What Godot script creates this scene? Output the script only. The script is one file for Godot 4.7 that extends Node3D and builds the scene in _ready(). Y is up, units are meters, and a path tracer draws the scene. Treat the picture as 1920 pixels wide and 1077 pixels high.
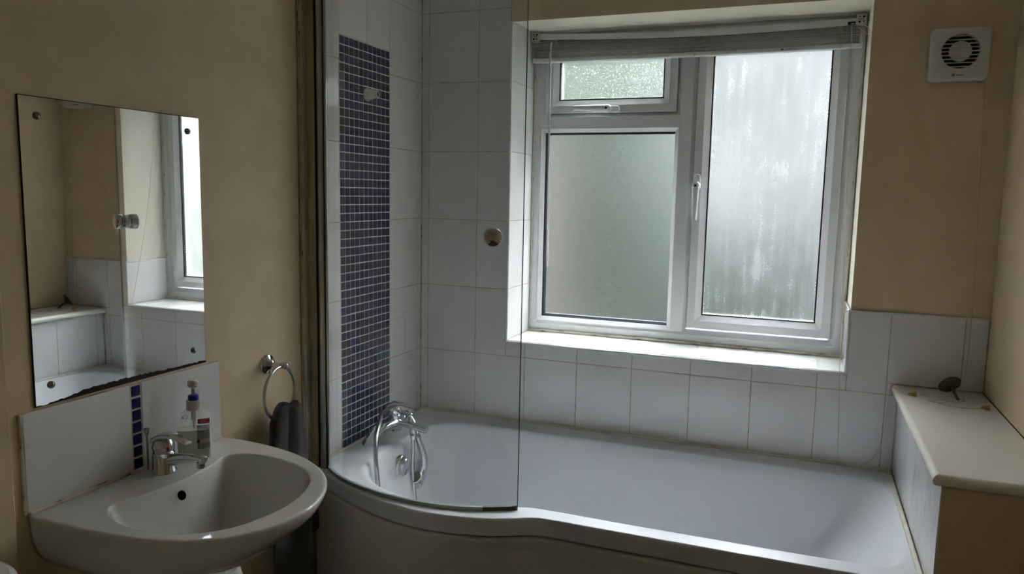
extends Node3D
# A small bathroom: bath under a frosted window on the back wall (z = 0), basin and mirror on the left wall (x = 0).

# ---------------------------------------------------------------- mesh builder
class MB extends RefCounted:
	var v := PackedVector3Array()
	var g := PackedInt32Array()
	var uvf: Callable
	func tri(a: Vector3, b: Vector3, c: Vector3, s := -1) -> void:
		v.append(a); v.append(b); v.append(c); g.append(s)
	func quad(a: Vector3, b: Vector3, c: Vector3, d: Vector3, s := -1) -> void:
		tri(a, b, c, s); tri(a, c, d, s)
	# box with chamfered edges
	func box(lo: Vector3, hi: Vector3, ch := 0.0, s := -1, t := Transform3D()) -> MB:
		var c := (lo + hi) / 2.0
		var h := (hi - lo) / 2.0
		ch = min(ch, min(h.x, min(h.y, h.z)) * 0.95)
		var k := h - Vector3(ch, ch, ch)
		var P := func(x: float, y: float, z: float) -> Vector3: return t * (c + Vector3(x, y, z))
		for q in [-1.0, 1.0]:
			_face(P.call(h.x * q, -k.y, -k.z), P.call(h.x * q, k.y, -k.z), P.call(h.x * q, k.y, k.z), P.call(h.x * q, -k.y, k.z), q > 0, s)
			_face(P.call(-k.x, h.y * q, -k.z), P.call(k.x, h.y * q, -k.z), P.call(k.x, h.y * q, k.z), P.call(-k.x, h.y * q, k.z), q < 0, s)
			_face(P.call(-k.x, -k.y, h.z * q), P.call(k.x, -k.y, h.z * q), P.call(k.x, k.y, h.z * q), P.call(-k.x, k.y, h.z * q), q > 0, s)
		if ch <= 0.0:
			return self
		for a in [-1.0, 1.0]:
			for b in [-1.0, 1.0]:
				_face(P.call(h.x * a, k.y * b, -k.z), P.call(k.x * a, h.y * b, -k.z), P.call(k.x * a, h.y * b, k.z), P.call(h.x * a, k.y * b, k.z), a * b > 0, s)
				_face(P.call(h.x * a, -k.y, k.z * b), P.call(k.x * a, -k.y, h.z * b), P.call(k.x * a, k.y, h.z * b), P.call(h.x * a, k.y, k.z * b), a * b < 0, s)
				_face(P.call(-k.x, h.y * a, k.z * b), P.call(-k.x, k.y * a, h.z * b), P.call(k.x, k.y * a, h.z * b), P.call(k.x, h.y * a, k.z * b), a * b > 0, s)
				for e in [-1.0, 1.0]:
					var p1: Vector3 = P.call(h.x * a, k.y * b, k.z * e)
					var p2: Vector3 = P.call(k.x * a, h.y * b, k.z * e)
					var p3: Vector3 = P.call(k.x * a, k.y * b, h.z * e)
					if a * b * e > 0: tri(p1, p3, p2, s)
					else: tri(p1, p2, p3, s)
		return self
	func _face(a: Vector3, b: Vector3, c: Vector3, d: Vector3, flip: bool, s: int) -> void:
		if flip: quad(d, c, b, a, s)
		else: quad(a, b, c, d, s)
	# skin over rings of equal length; closed: the ring joins up; caps: fan over the first / last ring
	func loft(rings: Array, closed := true, cap0 := false, cap1 := false, s := 1, ring_loop := false) -> MB:
		var n: int = rings[0].size()
		var m := rings.size() if ring_loop else rings.size() - 1
		for i in m:
			var A: PackedVector3Array = rings[i]
			var B: PackedVector3Array = rings[(i + 1) % rings.size()]
			for j in (n if closed else n - 1):
				var k := (j + 1) % n
				quad(A[j], A[k], B[k], B[j], s)
		if cap0: cap(rings[0], false)
		if cap1: cap(rings[-1], true)
		return self
	func cap(r: PackedVector3Array, flip: bool, s := -1) -> void:
		var c := Vector3()
		for p in r: c += p
		c /= r.size()
		for j in r.size():
			if flip: tri(c, r[j], r[(j + 1) % r.size()], s)
			else: tri(c, r[(j + 1) % r.size()], r[j], s)
	# profile of (radius, along) swept round an axis; groups: sharp corner where two points repeat
	func lathe(prof: Array, t := Transform3D(), n := 28, sx := 1.0, sz := 1.0) -> MB:
		var last: PackedVector3Array
		var s := 1
		var rings := []
		for p in prof:
			var r := PackedVector3Array()
			for j in n:
				var a := TAU * j / n
				r.append(t * Vector3(p[0] * cos(a) * sx, p[1], p[0] * sin(a) * sz))
			rings.append(r)
		for i in rings.size() - 1:
			if prof[i][0] == prof[i + 1][0] and prof[i][1] == prof[i + 1][1]:
				s += 1
				continue
			loft([rings[i], rings[i + 1]], true, false, false, s)
		if prof[0][0] > 1e-6: cap(rings[0], false)
		if prof[-1][0] > 1e-6: cap(rings[-1], true)
		return self
	# tube through points; r: number or one radius per point; flat: (sideways, up) scale of the section
	func tube(pts: Array, r, n := 12, s := 1, sec := Vector2(1, 1), up0 := Vector3.UP) -> MB:
		var rings := []
		var side := Vector3()
		for i in pts.size():
			var d: Vector3 = (pts[min(i + 1, pts.size() - 1)] - pts[max(i - 1, 0)]).normalized()
			if i == 0:
				side = d.cross(up0)
				if side.length() < 0.05: side = d.cross(Vector3.RIGHT)
			side = (side - d * side.dot(d)).normalized()
			var up := side.cross(d)
			var rad: float = r[i] if r is Array else r
			var ring := PackedVector3Array()
			for j in n:
				var a := TAU * j / n
				ring.append(pts[i] + (side * cos(a) * sec.x + up * sin(a) * sec.y) * rad)
			rings.append(ring)
		return loft(rings, true, true, true, s)
	# flat outline (2-D points) pushed along the z of t by depth, edges chamfered by ch
	func slab(poly: PackedVector2Array, depth: float, t := Transform3D(), ch := 0.0, smooth_side := true) -> MB:
		var inner := poly
		if ch > 0.0:
			var off := Geometry2D.offset_polygon(poly, -ch, Geometry2D.JOIN_MITER)
			if off.size() == 1 and off[0].size() == poly.size():
				var best := 0
				for j in poly.size():
					if off[0][j].distance_to(poly[0]) < off[0][best].distance_to(poly[0]): best = j
				inner = PackedVector2Array()
				for j in poly.size(): inner.append(off[0][(best + j) % poly.size()])
		var R := func(p: PackedVector2Array, z: float) -> PackedVector3Array:
			var o := PackedVector3Array()
			for q in p: o.append(t * Vector3(q.x, q.y, z))
			return o
		loft([R.call(poly, 0.0), R.call(poly, depth - ch)], true, false, false, 1 if smooth_side else -1)
		if ch > 0.0: loft([R.call(poly, depth - ch), R.call(inner, depth)], true, false, false, 2 if smooth_side else -1)
		var idx := Geometry2D.triangulate_polygon(poly)
		var A: PackedVector3Array = R.call(poly, 0.0)
		var B: PackedVector3Array = R.call(inner if ch > 0.0 else poly, depth)
		var cw := Geometry2D.is_polygon_clockwise(poly)
		for i in range(0, idx.size(), 3):
			var w := (poly[idx[i + 1]] - poly[idx[i]]).cross(poly[idx[i + 2]] - poly[idx[i]]) > 0
			if w == cw:
				tri(A[idx[i]], A[idx[i + 1]], A[idx[i + 2]]); tri(B[idx[i]], B[idx[i + 2]], B[idx[i + 1]])
			else:
				tri(A[idx[i]], A[idx[i + 2]], A[idx[i + 1]]); tri(B[idx[i]], B[idx[i + 1]], B[idx[i + 2]])
		return self
	func mesh(closed := true) -> ArrayMesh:
		var vol := 0.0
		var mid := Vector3()
		for p in v: mid += p
		mid /= max(1, v.size())
		for i in g.size(): vol += (v[3 * i] - mid).dot((v[3 * i + 1] - mid).cross(v[3 * i + 2] - mid))
		var flip := closed and vol > 0.0      # front faces run clockwise
		var st := SurfaceTool.new()
		st.begin(Mesh.PRIMITIVE_TRIANGLES)
		for i in g.size():
			st.set_smooth_group(g[i] if g[i] >= 0 else 0xFFFFFFFF)
			for k in ([0, 2, 1] if flip else [0, 1, 2]):
				if uvf.is_valid(): st.set_uv(uvf.call(v[3 * i + k]))
				st.add_vertex(v[3 * i + k])
		st.generate_normals()
		return st.commit()

# ---------------------------------------------------------------- naming helpers
var M := {}
var rng := RandomNumberGenerator.new()

func numbered(called: String, parent: Node) -> String:
	if not parent.has_node(called): return called
	var key := "n_" + called
	var i: int = parent.get_meta(key, 1)
	while parent.has_node("%s_%03d" % [called, i]): i += 1
	parent.set_meta(key, i)
	return "%s_%03d" % [called, i]

func part(called: String, m, mat: Material, parent: Node, closed := true) -> MeshInstance3D:
	var o := MeshInstance3D.new()
	o.mesh = m.mesh(closed) if m is MB else m
	o.material_override = mat
	o.name = numbered(called, parent)
	parent.add_child(o, true)
	return o

func tag(o: Node, label: String, category: String, group := "") -> Node:
	o.set_meta("label", label); o.set_meta("category", category)
	if group: o.set_meta("group", group)
	return o

func thing(called: String, label: String, category: String, at: Vector3, group := "") -> Node3D:
	var o := Node3D.new()
	o.name = numbered(called, self)
	o.position = at
	add_child(o, true)
	tag(o, label, category, group)
	return o

func struct(called: String, m, mat: Material, label: String, category := "") -> MeshInstance3D:
	var o := part(called, m, mat, self)
	o.set_meta("kind", "structure")
	tag(o, label, category if category else called.split("_")[0])
	return o

# shapes for a thing based at b: world coordinates in, local out
func shifted(m: MB, b: Vector3) -> MB:
	for i in m.v.size(): m.v[i] -= b
	return m

func basis_along(d: Vector3, roll_ref := Vector3.UP) -> Basis:   # y axis along d
	var y := d.normalized()
	var x := roll_ref.cross(y)
	if x.length() < 0.05: x = Vector3.RIGHT.cross(y)
	if x.length() < 0.05: x = Vector3.BACK.cross(y)
	x = x.normalized()
	return Basis(x, y, x.cross(y))

func at_dir(p: Vector3, d: Vector3) -> Transform3D:
	return Transform3D(basis_along(d), p)

func spline(pts: Array, per := 6) -> Array:
	var out := []
	for i in pts.size() - 1:
		var a = pts[max(i - 1, 0)]
		var b = pts[i]
		var c = pts[i + 1]
		var d = pts[min(i + 2, pts.size() - 1)]
		for k in per:
			var t := float(k) / per
			out.append(0.5 * (2.0 * b + (c - a) * t + (2.0 * a - 5.0 * b + 4.0 * c - d) * t * t + (3.0 * b - a - 3.0 * c + d) * t * t * t))
	out.append(pts[-1])
	return out

func rrect(w: float, h: float, r: float, n := 6) -> PackedVector2Array:
	var o := PackedVector2Array()
	for q in 4:
		var c := Vector2((w / 2 - r) * [1, -1, -1, 1][q], (h / 2 - r) * [1, 1, -1, -1][q])
		for k in n + 1:
			var a := PI / 2 * (q + float(k) / n)
			o.append(c + Vector2(cos(a), sin(a)) * r)
	return o

# ---------------------------------------------------------------- materials
func noise_tex(freq: float, ramp: Array, size := 256, as_normal := false, strength := 4.0, fractal := 4, seed_ := 1, tiled := true, tall := 1.0) -> NoiseTexture2D:
	var n := FastNoiseLite.new()
	n.noise_type = FastNoiseLite.TYPE_SIMPLEX_SMOOTH; n.frequency = freq; n.seed = seed_; n.fractal_octaves = fractal
	var t := NoiseTexture2D.new()
	t.width = size; t.height = int(size * tall); t.seamless = tiled; t.noise = n
	t.as_normal_map = as_normal; t.bump_strength = strength
	if ramp.size():
		var gr := Gradient.new()
		gr.offsets = PackedFloat32Array(ramp.map(func(r): return r[0])); gr.colors = PackedColorArray(ramp.map(func(r): return r[1]))
		t.color_ramp = gr
	return t

func mat(called: String, c: Color, rough := 0.5, metal := 0.0) -> StandardMaterial3D:
	var m := StandardMaterial3D.new()
	m.resource_name = called; m.albedo_color = c; m.roughness = rough; m.metallic = metal
	M[called] = m
	return m

func triplanar(m: StandardMaterial3D, scale: float) -> void:
	m.uv1_triplanar = true; m.uv1_world_triplanar = true; m.uv1_scale = Vector3(scale, scale, scale)

func make_materials() -> void:
	var m := mat("paint", Color(0.89, 0.80, 0.665), 0.62)
	m.heightmap_enabled = true; m.heightmap_scale = 0.05
	m.heightmap_texture = noise_tex(0.04, [], 256, false, 4, 3, 5)
	m.albedo_texture = noise_tex(0.012, [[0.2, Color(0.97, 0.965, 0.955)], [0.8, Color(1, 1, 1)]], 256, false, 4, 4, 9)
	triplanar(m, 2.2)
	m = mat("reveal_paint", Color(0.885, 0.865, 0.79), 0.6)
	m = mat("ceiling", Color(0.9, 0.89, 0.87), 0.8)
	m = mat("tile", Color(0.885, 0.885, 0.88), 0.07)
	m.normal_enabled = true; m.normal_scale = 0.10
	m.normal_texture = noise_tex(0.012, [], 256, true, 5, 2, 3)
	triplanar(m, 2.0)
	m = mat("grout", Color(0.80, 0.765, 0.69), 0.85)
	m.albedo_texture = noise_tex(0.03, [[0.10, Color(0.50, 0.45, 0.38)], [0.24, Color(0.90, 0.87, 0.82)], [1.0, Color(1, 1, 1)]], 256, false, 4, 4, 21)
	triplanar(m, 1.6)
	m = mat("mosaic_grout", Color(0.80, 0.80, 0.79), 0.8)
	m = mat("sealant", Color(0.84, 0.82, 0.75), 0.4)
	m.albedo_texture = noise_tex(0.02, [[0.10, Color(0.16, 0.13, 0.10)], [0.17, Color(0.84, 0.80, 0.71)], [0.4, Color(1, 1, 1)]], 256, false, 4, 5, 33)
	triplanar(m, 2.6)
	m = mat("bath_sealant", Color(0.85, 0.835, 0.775), 0.4)
	m.albedo_texture = noise_tex(0.02, [[0.08, Color(0.45, 0.38, 0.28)], [0.2, Color(0.93, 0.90, 0.84)], [0.45, Color(1, 1, 1)]], 256, false, 4, 5, 35)
	triplanar(m, 2.6)
	m = mat("mould", Color(0.10, 0.09, 0.07), 0.9)
	for k in 3:
		m = mat("mosaic%d" % k, [Color(0.108, 0.10, 0.31), Color(0.098, 0.092, 0.265), Color(0.122, 0.112, 0.34)][k], 0.11)
		m.metallic_specular = 0.27
	m = mat("upvc", Color(0.87, 0.88, 0.885), 0.32)
	m = mat("gasket", Color(0.03, 0.03, 0.035), 0.6)
	m = mat("spacer", Color(0.22, 0.26, 0.31), 0.5)
	m = mat("ceramic", Color(0.87, 0.865, 0.84), 0.06)
	m.clearcoat_enabled = true; m.clearcoat = 0.4; m.clearcoat_roughness = 0.03
	m = mat("acrylic", Color(0.855, 0.865, 0.885), 0.33)
	m.metallic_specular = 0.26
	m = mat("panel", Color(0.86, 0.845, 0.81), 0.28)
	m = mat("chrome", Color(0.80, 0.81, 0.82), 0.07, 1.0)
	m = mat("worn_chrome", Color(0.62, 0.62, 0.62), 0.22, 1.0)
	m = mat("satin", Color(0.78, 0.70, 0.56), 0.42, 0.15)
	m = mat("satin_bright", Color(0.78, 0.78, 0.77), 0.30, 1.0)
	m = mat("ring_chrome", Color(0.74, 0.74, 0.73), 0.16, 1.0)
	m = mat("trim_metal", Color(0.74, 0.70, 0.62), 0.32, 0.45)
	m = mat("caulk", Color(0.60, 0.51, 0.39), 0.6)
	m = mat("steel_hose", Color(0.70, 0.71, 0.72), 0.2, 1.0)
	m = mat("silver", Color(0.93, 0.94, 0.935), 0.0, 1.0)
	m = mat("dark_metal", Color(0.40, 0.375, 0.335), 0.5, 0.6)
	m = mat("bronze", Color(0.20, 0.17, 0.15), 0.35, 0.9)
	m = mat("black", Color(0.02, 0.02, 0.02), 0.5)
	m = mat("hole", Color(0.01, 0.01, 0.01), 1.0)
	m.metallic_specular = 0.0
	m = mat("red", Color(0.62, 0.05, 0.06), 0.3)
	m = mat("blue", Color(0.03, 0.08, 0.5), 0.3)
	m = mat("gloss_white", Color(0.93, 0.915, 0.875), 0.24)
	m = mat("dark_backing", Color(0.16, 0.13, 0.11), 0.8)
	m = mat("fan_plastic", Color(0.84, 0.84, 0.82), 0.35)
	m = mat("fan_dark", Color(0.035, 0.03, 0.03), 0.7)
	m = mat("blind_slat", Color(0.78, 0.78, 0.765), 0.35)
	m = mat("blind_rail", Color(0.85, 0.855, 0.86), 0.3)
	m = mat("bracket", Color(0.78, 0.76, 0.71), 0.45)
	m = mat("cord", Color(0.80, 0.76, 0.66), 0.8)
	m = mat("acorn", Color(0.72, 0.58, 0.28), 0.5)
	m = mat("ink", Color(0.08, 0.08, 0.10), 0.6)
	m = mat("towel", Color(0.285, 0.265, 0.265), 1.0)
	m.rim_enabled = true; m.rim = 0.25; m.rim_tint = 0.5
	m.heightmap_enabled = true; m.heightmap_scale = 0.14
	m.heightmap_texture = noise_tex(0.25, [], 512, false, 4, 2, 12)
	triplanar(m, 4.0)
	m = mat("floor", Color(0.40, 0.36, 0.31), 0.5)
	# shower screen: a clear sheet with a film of limescale
	m = mat("screen_glass", Color(0.80, 0.88, 0.86, 0.055), 0.0)
	m.transparency = BaseMaterial3D.TRANSPARENCY_ALPHA
	m = mat("glass_edge", Color(0.27, 0.33, 0.31), 0.15)
	m = mat("seal_green", Color(0.26, 0.29, 0.13), 0.5)
	m = mat("seal_clear", Color(0.62, 0.66, 0.63), 0.3)
	# window glass: rough obscure panes, the big one misted over
	m = mat("frosted", Color(0.97, 0.98, 0.97, 0.0), 0.175)
	m.refraction_enabled = true; m.refraction_scale = 0.05
	m.normal_enabled = true; m.normal_scale = 0.16
	m.normal_texture = noise_tex(0.26, [], 768, true, 6, 2, 44, false, 1.42)
	m = mat("frosted_small", Color(0.95, 0.98, 0.95, 0.0), 0.14)
	m.refraction_enabled = true; m.refraction_scale = 0.05
	m.normal_enabled = true; m.normal_scale = 0.22
	m.normal_texture = noise_tex(0.26, [], 640, true, 8, 2, 45, false, 0.4)
	m = mat("misted", Color(0.98, 0.985, 0.985, 0.0), 1.0)
	m.refraction_enabled = true; m.refraction_scale = 0.05
	m.roughness_texture = mist_texture()
	m.roughness_texture_channel = BaseMaterial3D.TEXTURE_CHANNEL_RED
	m.normal_enabled = true; m.normal_scale = 0.09
	m.normal_texture = noise_tex(0.36, [], 512, true, 6, 2, 46, false, 2.5)
	# soap bottle
	m = mat("bottle_clear", Color(0.93, 0.95, 0.93, 0.10), 0.05)
	m.transparency = BaseMaterial3D.TRANSPARENCY_ALPHA
	m = mat("soap", Color(0.82, 0.81, 0.73), 0.25)
	m = mat("pump_white", Color(0.85, 0.85, 0.82), 0.3)
	# outdoors
	m = mat("lawn", Color(0.20, 0.235, 0.15), 0.9)
	m = mat("render_wall", Color(0.34, 0.315, 0.28), 0.9)
	m = mat("brick", Color(0.42, 0.33, 0.28), 0.9)
	m = mat("pale_wall", Color(0.475, 0.48, 0.475), 0.9)
	m = mat("slate", Color(0.20, 0.20, 0.22), 0.7)
	m = mat("leaf", Color(0.165, 0.235, 0.135), 0.8)
	m = mat("leaf_dark", Color(0.13, 0.175, 0.14), 0.8)
	m = mat("bark", Color(0.2, 0.16, 0.12), 0.9)

# runs of condensation: how rough the misted pane is, streaked downwards
func mist_texture() -> ImageTexture:
	var im := Image.create(256, 512, false, Image.FORMAT_RGB8)
	var n := FastNoiseLite.new(); n.seed = 7; n.frequency = 0.02; n.fractal_octaves = 4
	var f := FastNoiseLite.new(); f.seed = 17; f.frequency = 0.35; f.fractal_octaves = 2
	for y in 512:
		for x in 256:
			var run := n.get_noise_2d(x * 2.2, y * 0.16)
			var blot := n.get_noise_2d(x * 0.7 + 500, y * 0.5)
			var drop := f.get_noise_2d(x, y * 0.7)
			var r: float = 0.205 + 0.105 * run + 0.09 * blot + 0.045 * drop
			var u := x / 256.0
			var w := y / 512.0
			var clear := 0.0                   # where the mist has gathered thicker
			for q in [[0.44, 0.40, 0.09, 0.045, 0.16], [0.64, 0.43, 0.07, 0.03, 0.15], [0.44, 0.24, 0.025, 0.10, 0.10], [0.50, 0.80, 0.07, 0.07, 0.16], [0.46, 0.90, 0.10, 0.05, 0.13], [0.68, 0.62, 0.05, 0.09, 0.09], [0.9, 0.2, 0.10, 0.30, 0.08], [0.5, 0.985, 0.5, 0.012, 0.10]]:
				clear = max(clear, 0.5 * q[4] * exp(-pow((u + 0.04 * blot - q[0]) / q[2], 2.0) - pow((w + 0.05 * run - q[1]) / q[3], 2.0)))
			r = clampf(r + clear, 0.12, 0.52)
			im.set_pixel(x, y, Color(r, r, r))
	return ImageTexture.create_from_image(im)

# ---------------------------------------------------------------- scene
func _ready() -> void:
	rng.seed = 11
	var cam := Camera3D.new()
	cam.name = "camera"
	cam.fov = rad_to_deg(2.0 * atan(1077.0 / 2.0 / 1410.26))
	cam.near = 0.02
	cam.position = Vector3(1.3645, 0.5984, 2.556)
	cam.rotation = Vector3(-0.123, 0.369, 0.0197)
	add_child(cam)
	cam.current = true
	var e := Environment.new()
	e.background_mode = Environment.BG_SKY
	var s := ProceduralSkyMaterial.new()            # overcast: brightest overhead
	s.sky_top_color = Color(0.93, 0.955, 1.0)
	s.sky_horizon_color = Color(0.60, 0.62, 0.64)
	s.sky_curve = 0.30
	s.ground_bottom_color = Color(0.22, 0.23, 0.2)
	s.ground_horizon_color = Color(0.34, 0.35, 0.33)
	e.background_energy_multiplier = 0.5
	var sk := Sky.new()
	sk.sky_material = s
	e.sky = sk
	e.tonemap_mode = Environment.TONE_MAPPER_LINEAR
	e.tonemap_exposure = 26.5
	e.sdfgi_enabled = true; e.ssao_enabled = true; e.ssil_enabled = true
	var we := WorldEnvironment.new()
	we.name = "environment"
	we.environment = e
	add_child(we)

	# the sun behind cloud: a broad bright patch of sky high beyond the garden
	var sun := DirectionalLight3D.new()
	sun.name = "cloudy_sun"
	sun.light_color = Color(0.97, 0.985, 1.0)
	sun.light_energy = 0.55
	sun.light_angular_distance = 54.0
	sun.sky_mode = DirectionalLight3D.SKY_MODE_LIGHT_ONLY
	sun.shadow_enabled = true
	sun.rotation = Vector3(deg_to_rad(-57), deg_to_rad(171), 0)
	add_child(sun)

	make_materials()
	build_room()
	build_window()
	build_outdoors()
	build_bath()
	build_ledge()
	build_screen()
	build_basin()
	build_bath_taps()
	build_mirror()
	build_towel()
	build_fan()
	build_blind()
	build_toilet()
	build_small()
	for c in find_children("*", "GeometryInstance3D", true, false):
		c.cast_shadow = GeometryInstance3D.SHADOW_CASTING_SETTING_ON

# ---------------------------------------------------------------- room shell and tiles
const FLOOR := -0.80
const CEIL := 1.60
const XR := 1.893
const ZF := 3.05
var tile_meshes := {}

func tile_mesh(w: float, h: float, t := 0.0065, ch := 0.0011) -> ArrayMesh:
	var key := "%.4f_%.4f_%.4f" % [w, h, t]
	if not tile_meshes.has(key):
		tile_meshes[key] = MB.new().box(Vector3(-w / 2, -h / 2, -t), Vector3(w / 2, h / 2, 0), ch).mesh()
	return tile_meshes[key]

# a tile of the plane through c with outward axis; u, v along the plane
func lay(parent: Node, called: String, c: Vector3, b: Basis, w: float, h: float, m: Material, tilt := 0.0015, t := 0.0065, ch := 0.0011) -> MeshInstance3D:
	var o := part(called, tile_mesh(w, h, t, ch), m, parent)
	var wob := Basis.from_euler(Vector3(rng.randf_range(-tilt, tilt), rng.randf_range(-tilt, tilt), 0))
	o.transform = Transform3D(b * wob, c)
	return o

const GAP := 0.0022
var B_BACK := Basis()                                                   # faces +z
var B_LEFT := Basis(Vector3(0, 0, -1), Vector3(0, 1, 0), Vector3(1, 0, 0))   # faces +x
var B_RIGHT := Basis(Vector3(0, 0, 1), Vector3(0, 1, 0), Vector3(-1, 0, 0))  # faces -x
var B_UP := Basis(Vector3(1, 0, 0), Vector3(0, 0, -1), Vector3(0, 1, 0))     # faces +y

func lay_back(parent: Node, x0: float, x1: float, y0: float, y1: float) -> void:
	lay(parent, "tile", Vector3((x0 + x1) / 2, (y0 + y1) / 2, 0), B_BACK, x1 - x0 - GAP, y1 - y0 - GAP, M.tile)

func lay_left(parent: Node, z0: float, z1: float, y0: float, y1: float) -> void:
	lay(parent, "tile", Vector3(0, (y0 + y1) / 2, (z0 + z1) / 2), B_LEFT, z1 - z0 - GAP, y1 - y0 - GAP, M.tile)

func build_room() -> void:
	var fl := MB.new().box(Vector3(-0.3, FLOOR - 0.12, -0.4), Vector3(XR + 0.3, FLOOR, ZF + 0.2))
	struct("floor", fl, M.floor, "dark vinyl floor of the bathroom below the bath and basin")
	var ce := MB.new().box(Vector3(-0.3, CEIL, -0.4), Vector3(XR + 0.3, CEIL + 0.12, ZF + 0.2))
	struct("ceiling", ce, M.ceiling, "white painted bathroom ceiling above the window")
	var wr := MB.new().box(Vector3(XR, FLOOR, -0.4), Vector3(XR + 0.15, CEIL, ZF + 0.2))
	struct("wall_right", wr, M.paint, "beige painted side wall beside the boxed ledge and the fan")
	var wf := MB.new().box(Vector3(-0.3, FLOOR, ZF), Vector3(XR, CEIL, ZF + 0.2))
	struct("wall_front", wf, M.paint, "beige painted wall facing the window")
	# left wall, with a shallow boxing nearest the camera
	var wl := MB.new().box(Vector3(-0.3, FLOOR, -0.4), Vector3(-0.008, CEIL, ZF))
	var left := struct("wall_left", wl, M.paint, "beige painted wall behind the basin and mirror, tiled white and navy beside the bath")
	var bx := MB.new().box(Vector3(-0.008, FLOOR, 1.648), Vector3(0.04, CEIL, ZF), 0.002)
	struct("wall_boxing", bx, M.paint, "shallow beige painted boxing of the wall left of the basin", "wall")
	var pb := MB.new().box(Vector3(-0.008, FLOOR, 0.78), Vector3(0.05, -0.55, 1.648), 0.003)
	struct("trim_1", pb, M.paint, "low painted pipe boxing along the wall beneath the grey towel", "trim")
	part("grout", MB.new().box(Vector3(-0.0079, -0.2415, 0.0), Vector3(-0.0009, CEIL - 0.002, 0.735)), M.grout, left)
	var rows := [-0.242, 0.0, 0.25, 0.5, 0.75, 1.0, 1.25, 1.5, 1.6]
	for j in rows.size() - 1:
		lay_left(left, 0.001, 0.030, rows[j], rows[j + 1])
		lay_left(left, 0.030, 0.2325, rows[j], rows[j + 1])
		lay_left(left, 0.5385, 0.7055, rows[j], rows[j + 1])
	for q in [[1.0765, 1.25], [1.25, 1.5], [1.5, 1.6]]:
		lay_left(left, 0.2325, 0.379, q[0], q[1])
		lay_left(left, 0.379, 0.5385, q[0], q[1])
	# mosaic strip: 11 columns, 48 rows; the nearest 300 pieces are parts of their own
	part("mosaic_grout", MB.new().box(Vector3(-0.0009, -0.2415, 0.2335), Vector3(-0.0007, 1.0755, 0.5375)), M.mosaic_grout, left)
	var pitch := 0.02738
	var far := []
	var eye := Vector3(1.3645, 0.5984, 2.556)
	var cells := []
	for i in 11:
		for j in 48:
			var c := Vector3(0.0012, -0.2395 + (j + 0.5) * pitch, 0.2355 + (i + 0.5) * pitch)
			cells.append([c.distance_to(eye), c, i * 48 + j])
	cells.sort_custom(func(a, b): return a[0] < b[0] or (a[0] == b[0] and a[2] < b[2]))
	var meshes := []
	for k in 2: meshes.append(MB.new().box(Vector3(-0.0121, -0.0121, -0.0035), Vector3(0.0121, 0.0121, 0), 0.0016 + 0.0006 * k).mesh())
	var rest := MB.new()
	for n in cells.size():
		var wob := Basis.from_euler(Vector3(rng.randf_range(-0.02, 0.02), rng.randf_range(-0.02, 0.02), rng.randf_range(-0.012, 0.012)))
		var t := Transform3D(B_LEFT * wob, cells[n][1] + Vector3(0, rng.randf_range(-1, 1), rng.randf_range(-1, 1)) * 0.0004)
		var pick := rng.randi() % 3
		if n < 300:
			var o := part("mosaic_tile", meshes[n % 2], M["mosaic%d" % pick], left)
			o.transform = t
		else:
			rest.box(Vector3(-0.0121, -0.0121, -0.0035), Vector3(0.0121, 0.0121, 0), 0.0018, -1, t)
	var ro := part("mosaic_tiles", rest, M.mosaic0, left)
	ro.set_meta("kind", "stuff")
	# back wall round the window opening
	var wb := MB.new()
	wb.box(Vector3(-0.008, FLOOR, -0.33), Vector3(0.352, CEIL, -0.008))
	wb.box(Vector3(1.516, FLOOR, -0.33), Vector3(XR, CEIL, -0.008))
	wb.box(Vector3(0.352, FLOOR, -0.33), Vector3(1.516, 0.052, -0.008))
	wb.box(Vector3(0.352, 1.2045, -0.33), Vector3(1.516, CEIL, -0.008))
	var back := struct("wall_back", wb, M.paint, "far wall with the window, white tiled below and beige painted above")
	var gr := MB.new()
	gr.box(Vector3(-0.0079, -0.2415, -0.0079), Vector3(0.3525, CEIL - 0.002, -0.0009))
	gr.box(Vector3(0.3525, -0.2415, -0.0079), Vector3(1.5155, 0.0515, -0.0009))
	gr.box(Vector3(1.5155, -0.2415, -0.0079), Vector3(XR - 0.0005, 0.2525, -0.0009))
	gr.box(Vector3(0.352, 0.05, -0.2350), Vector3(1.5155, 0.0585, -0.0009))
	gr.box(Vector3(0.352, 0.0585, -0.2350), Vector3(0.3585, 1.2035, -0.0009))
	gr.box(Vector3(1.5105, 0.0585, -0.2350), Vector3(1.516, 0.2525, -0.0009))
	part("grout", gr, M.grout, back)
	var xs := [0.0015, 0.0307, 0.2307, 0.3535]
	for j in rows.size() - 1:
		for i in 3: lay_back(back, xs[i], xs[i + 1], rows[j], rows[j + 1])
	var x := 0.4307
	var cols := [0.3535]
	while x < 1.515:
		cols.append(x); x += 0.2
	cols.append(1.5165)
	for i in cols.size() - 1:
		lay_back(back, cols[i], cols[i + 1], 0.0, 0.0515)
	var low := [0.2307]
	x = 0.4307
	while x < 1.64:
		low.append(x); x += 0.2
	low.append(1.6640)
	for i in low.size() - 1: lay_back(back, low[i], low[i + 1], -0.242, 0.0)
	for q in [[1.5165, 1.6307], [1.6307, 1.8307], [1.8307, 1.8915]]: lay_back(back, q[0], q[1], 0.0 if q[0] < 1.6 else 0.036, 0.254)
	lay_back(back, 1.6307, 1.6462, 0.0, 0.036)
	# reveal: sill, tiled left side, half-tiled right side
	for i in cols.size() - 1:
		lay(back, "sill_tile", Vector3((cols[i] + 0.006 * float(i == 0) + cols[i + 1] - 0.006 * float(i == cols.size() - 2)) / 2, 0.060, -0.1195), B_UP, cols[i + 1] - cols[i] - GAP * 0.6 - (0.006 if i == 0 or i == cols.size() - 2 else 0.0), 0.231, M.tile)
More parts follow.
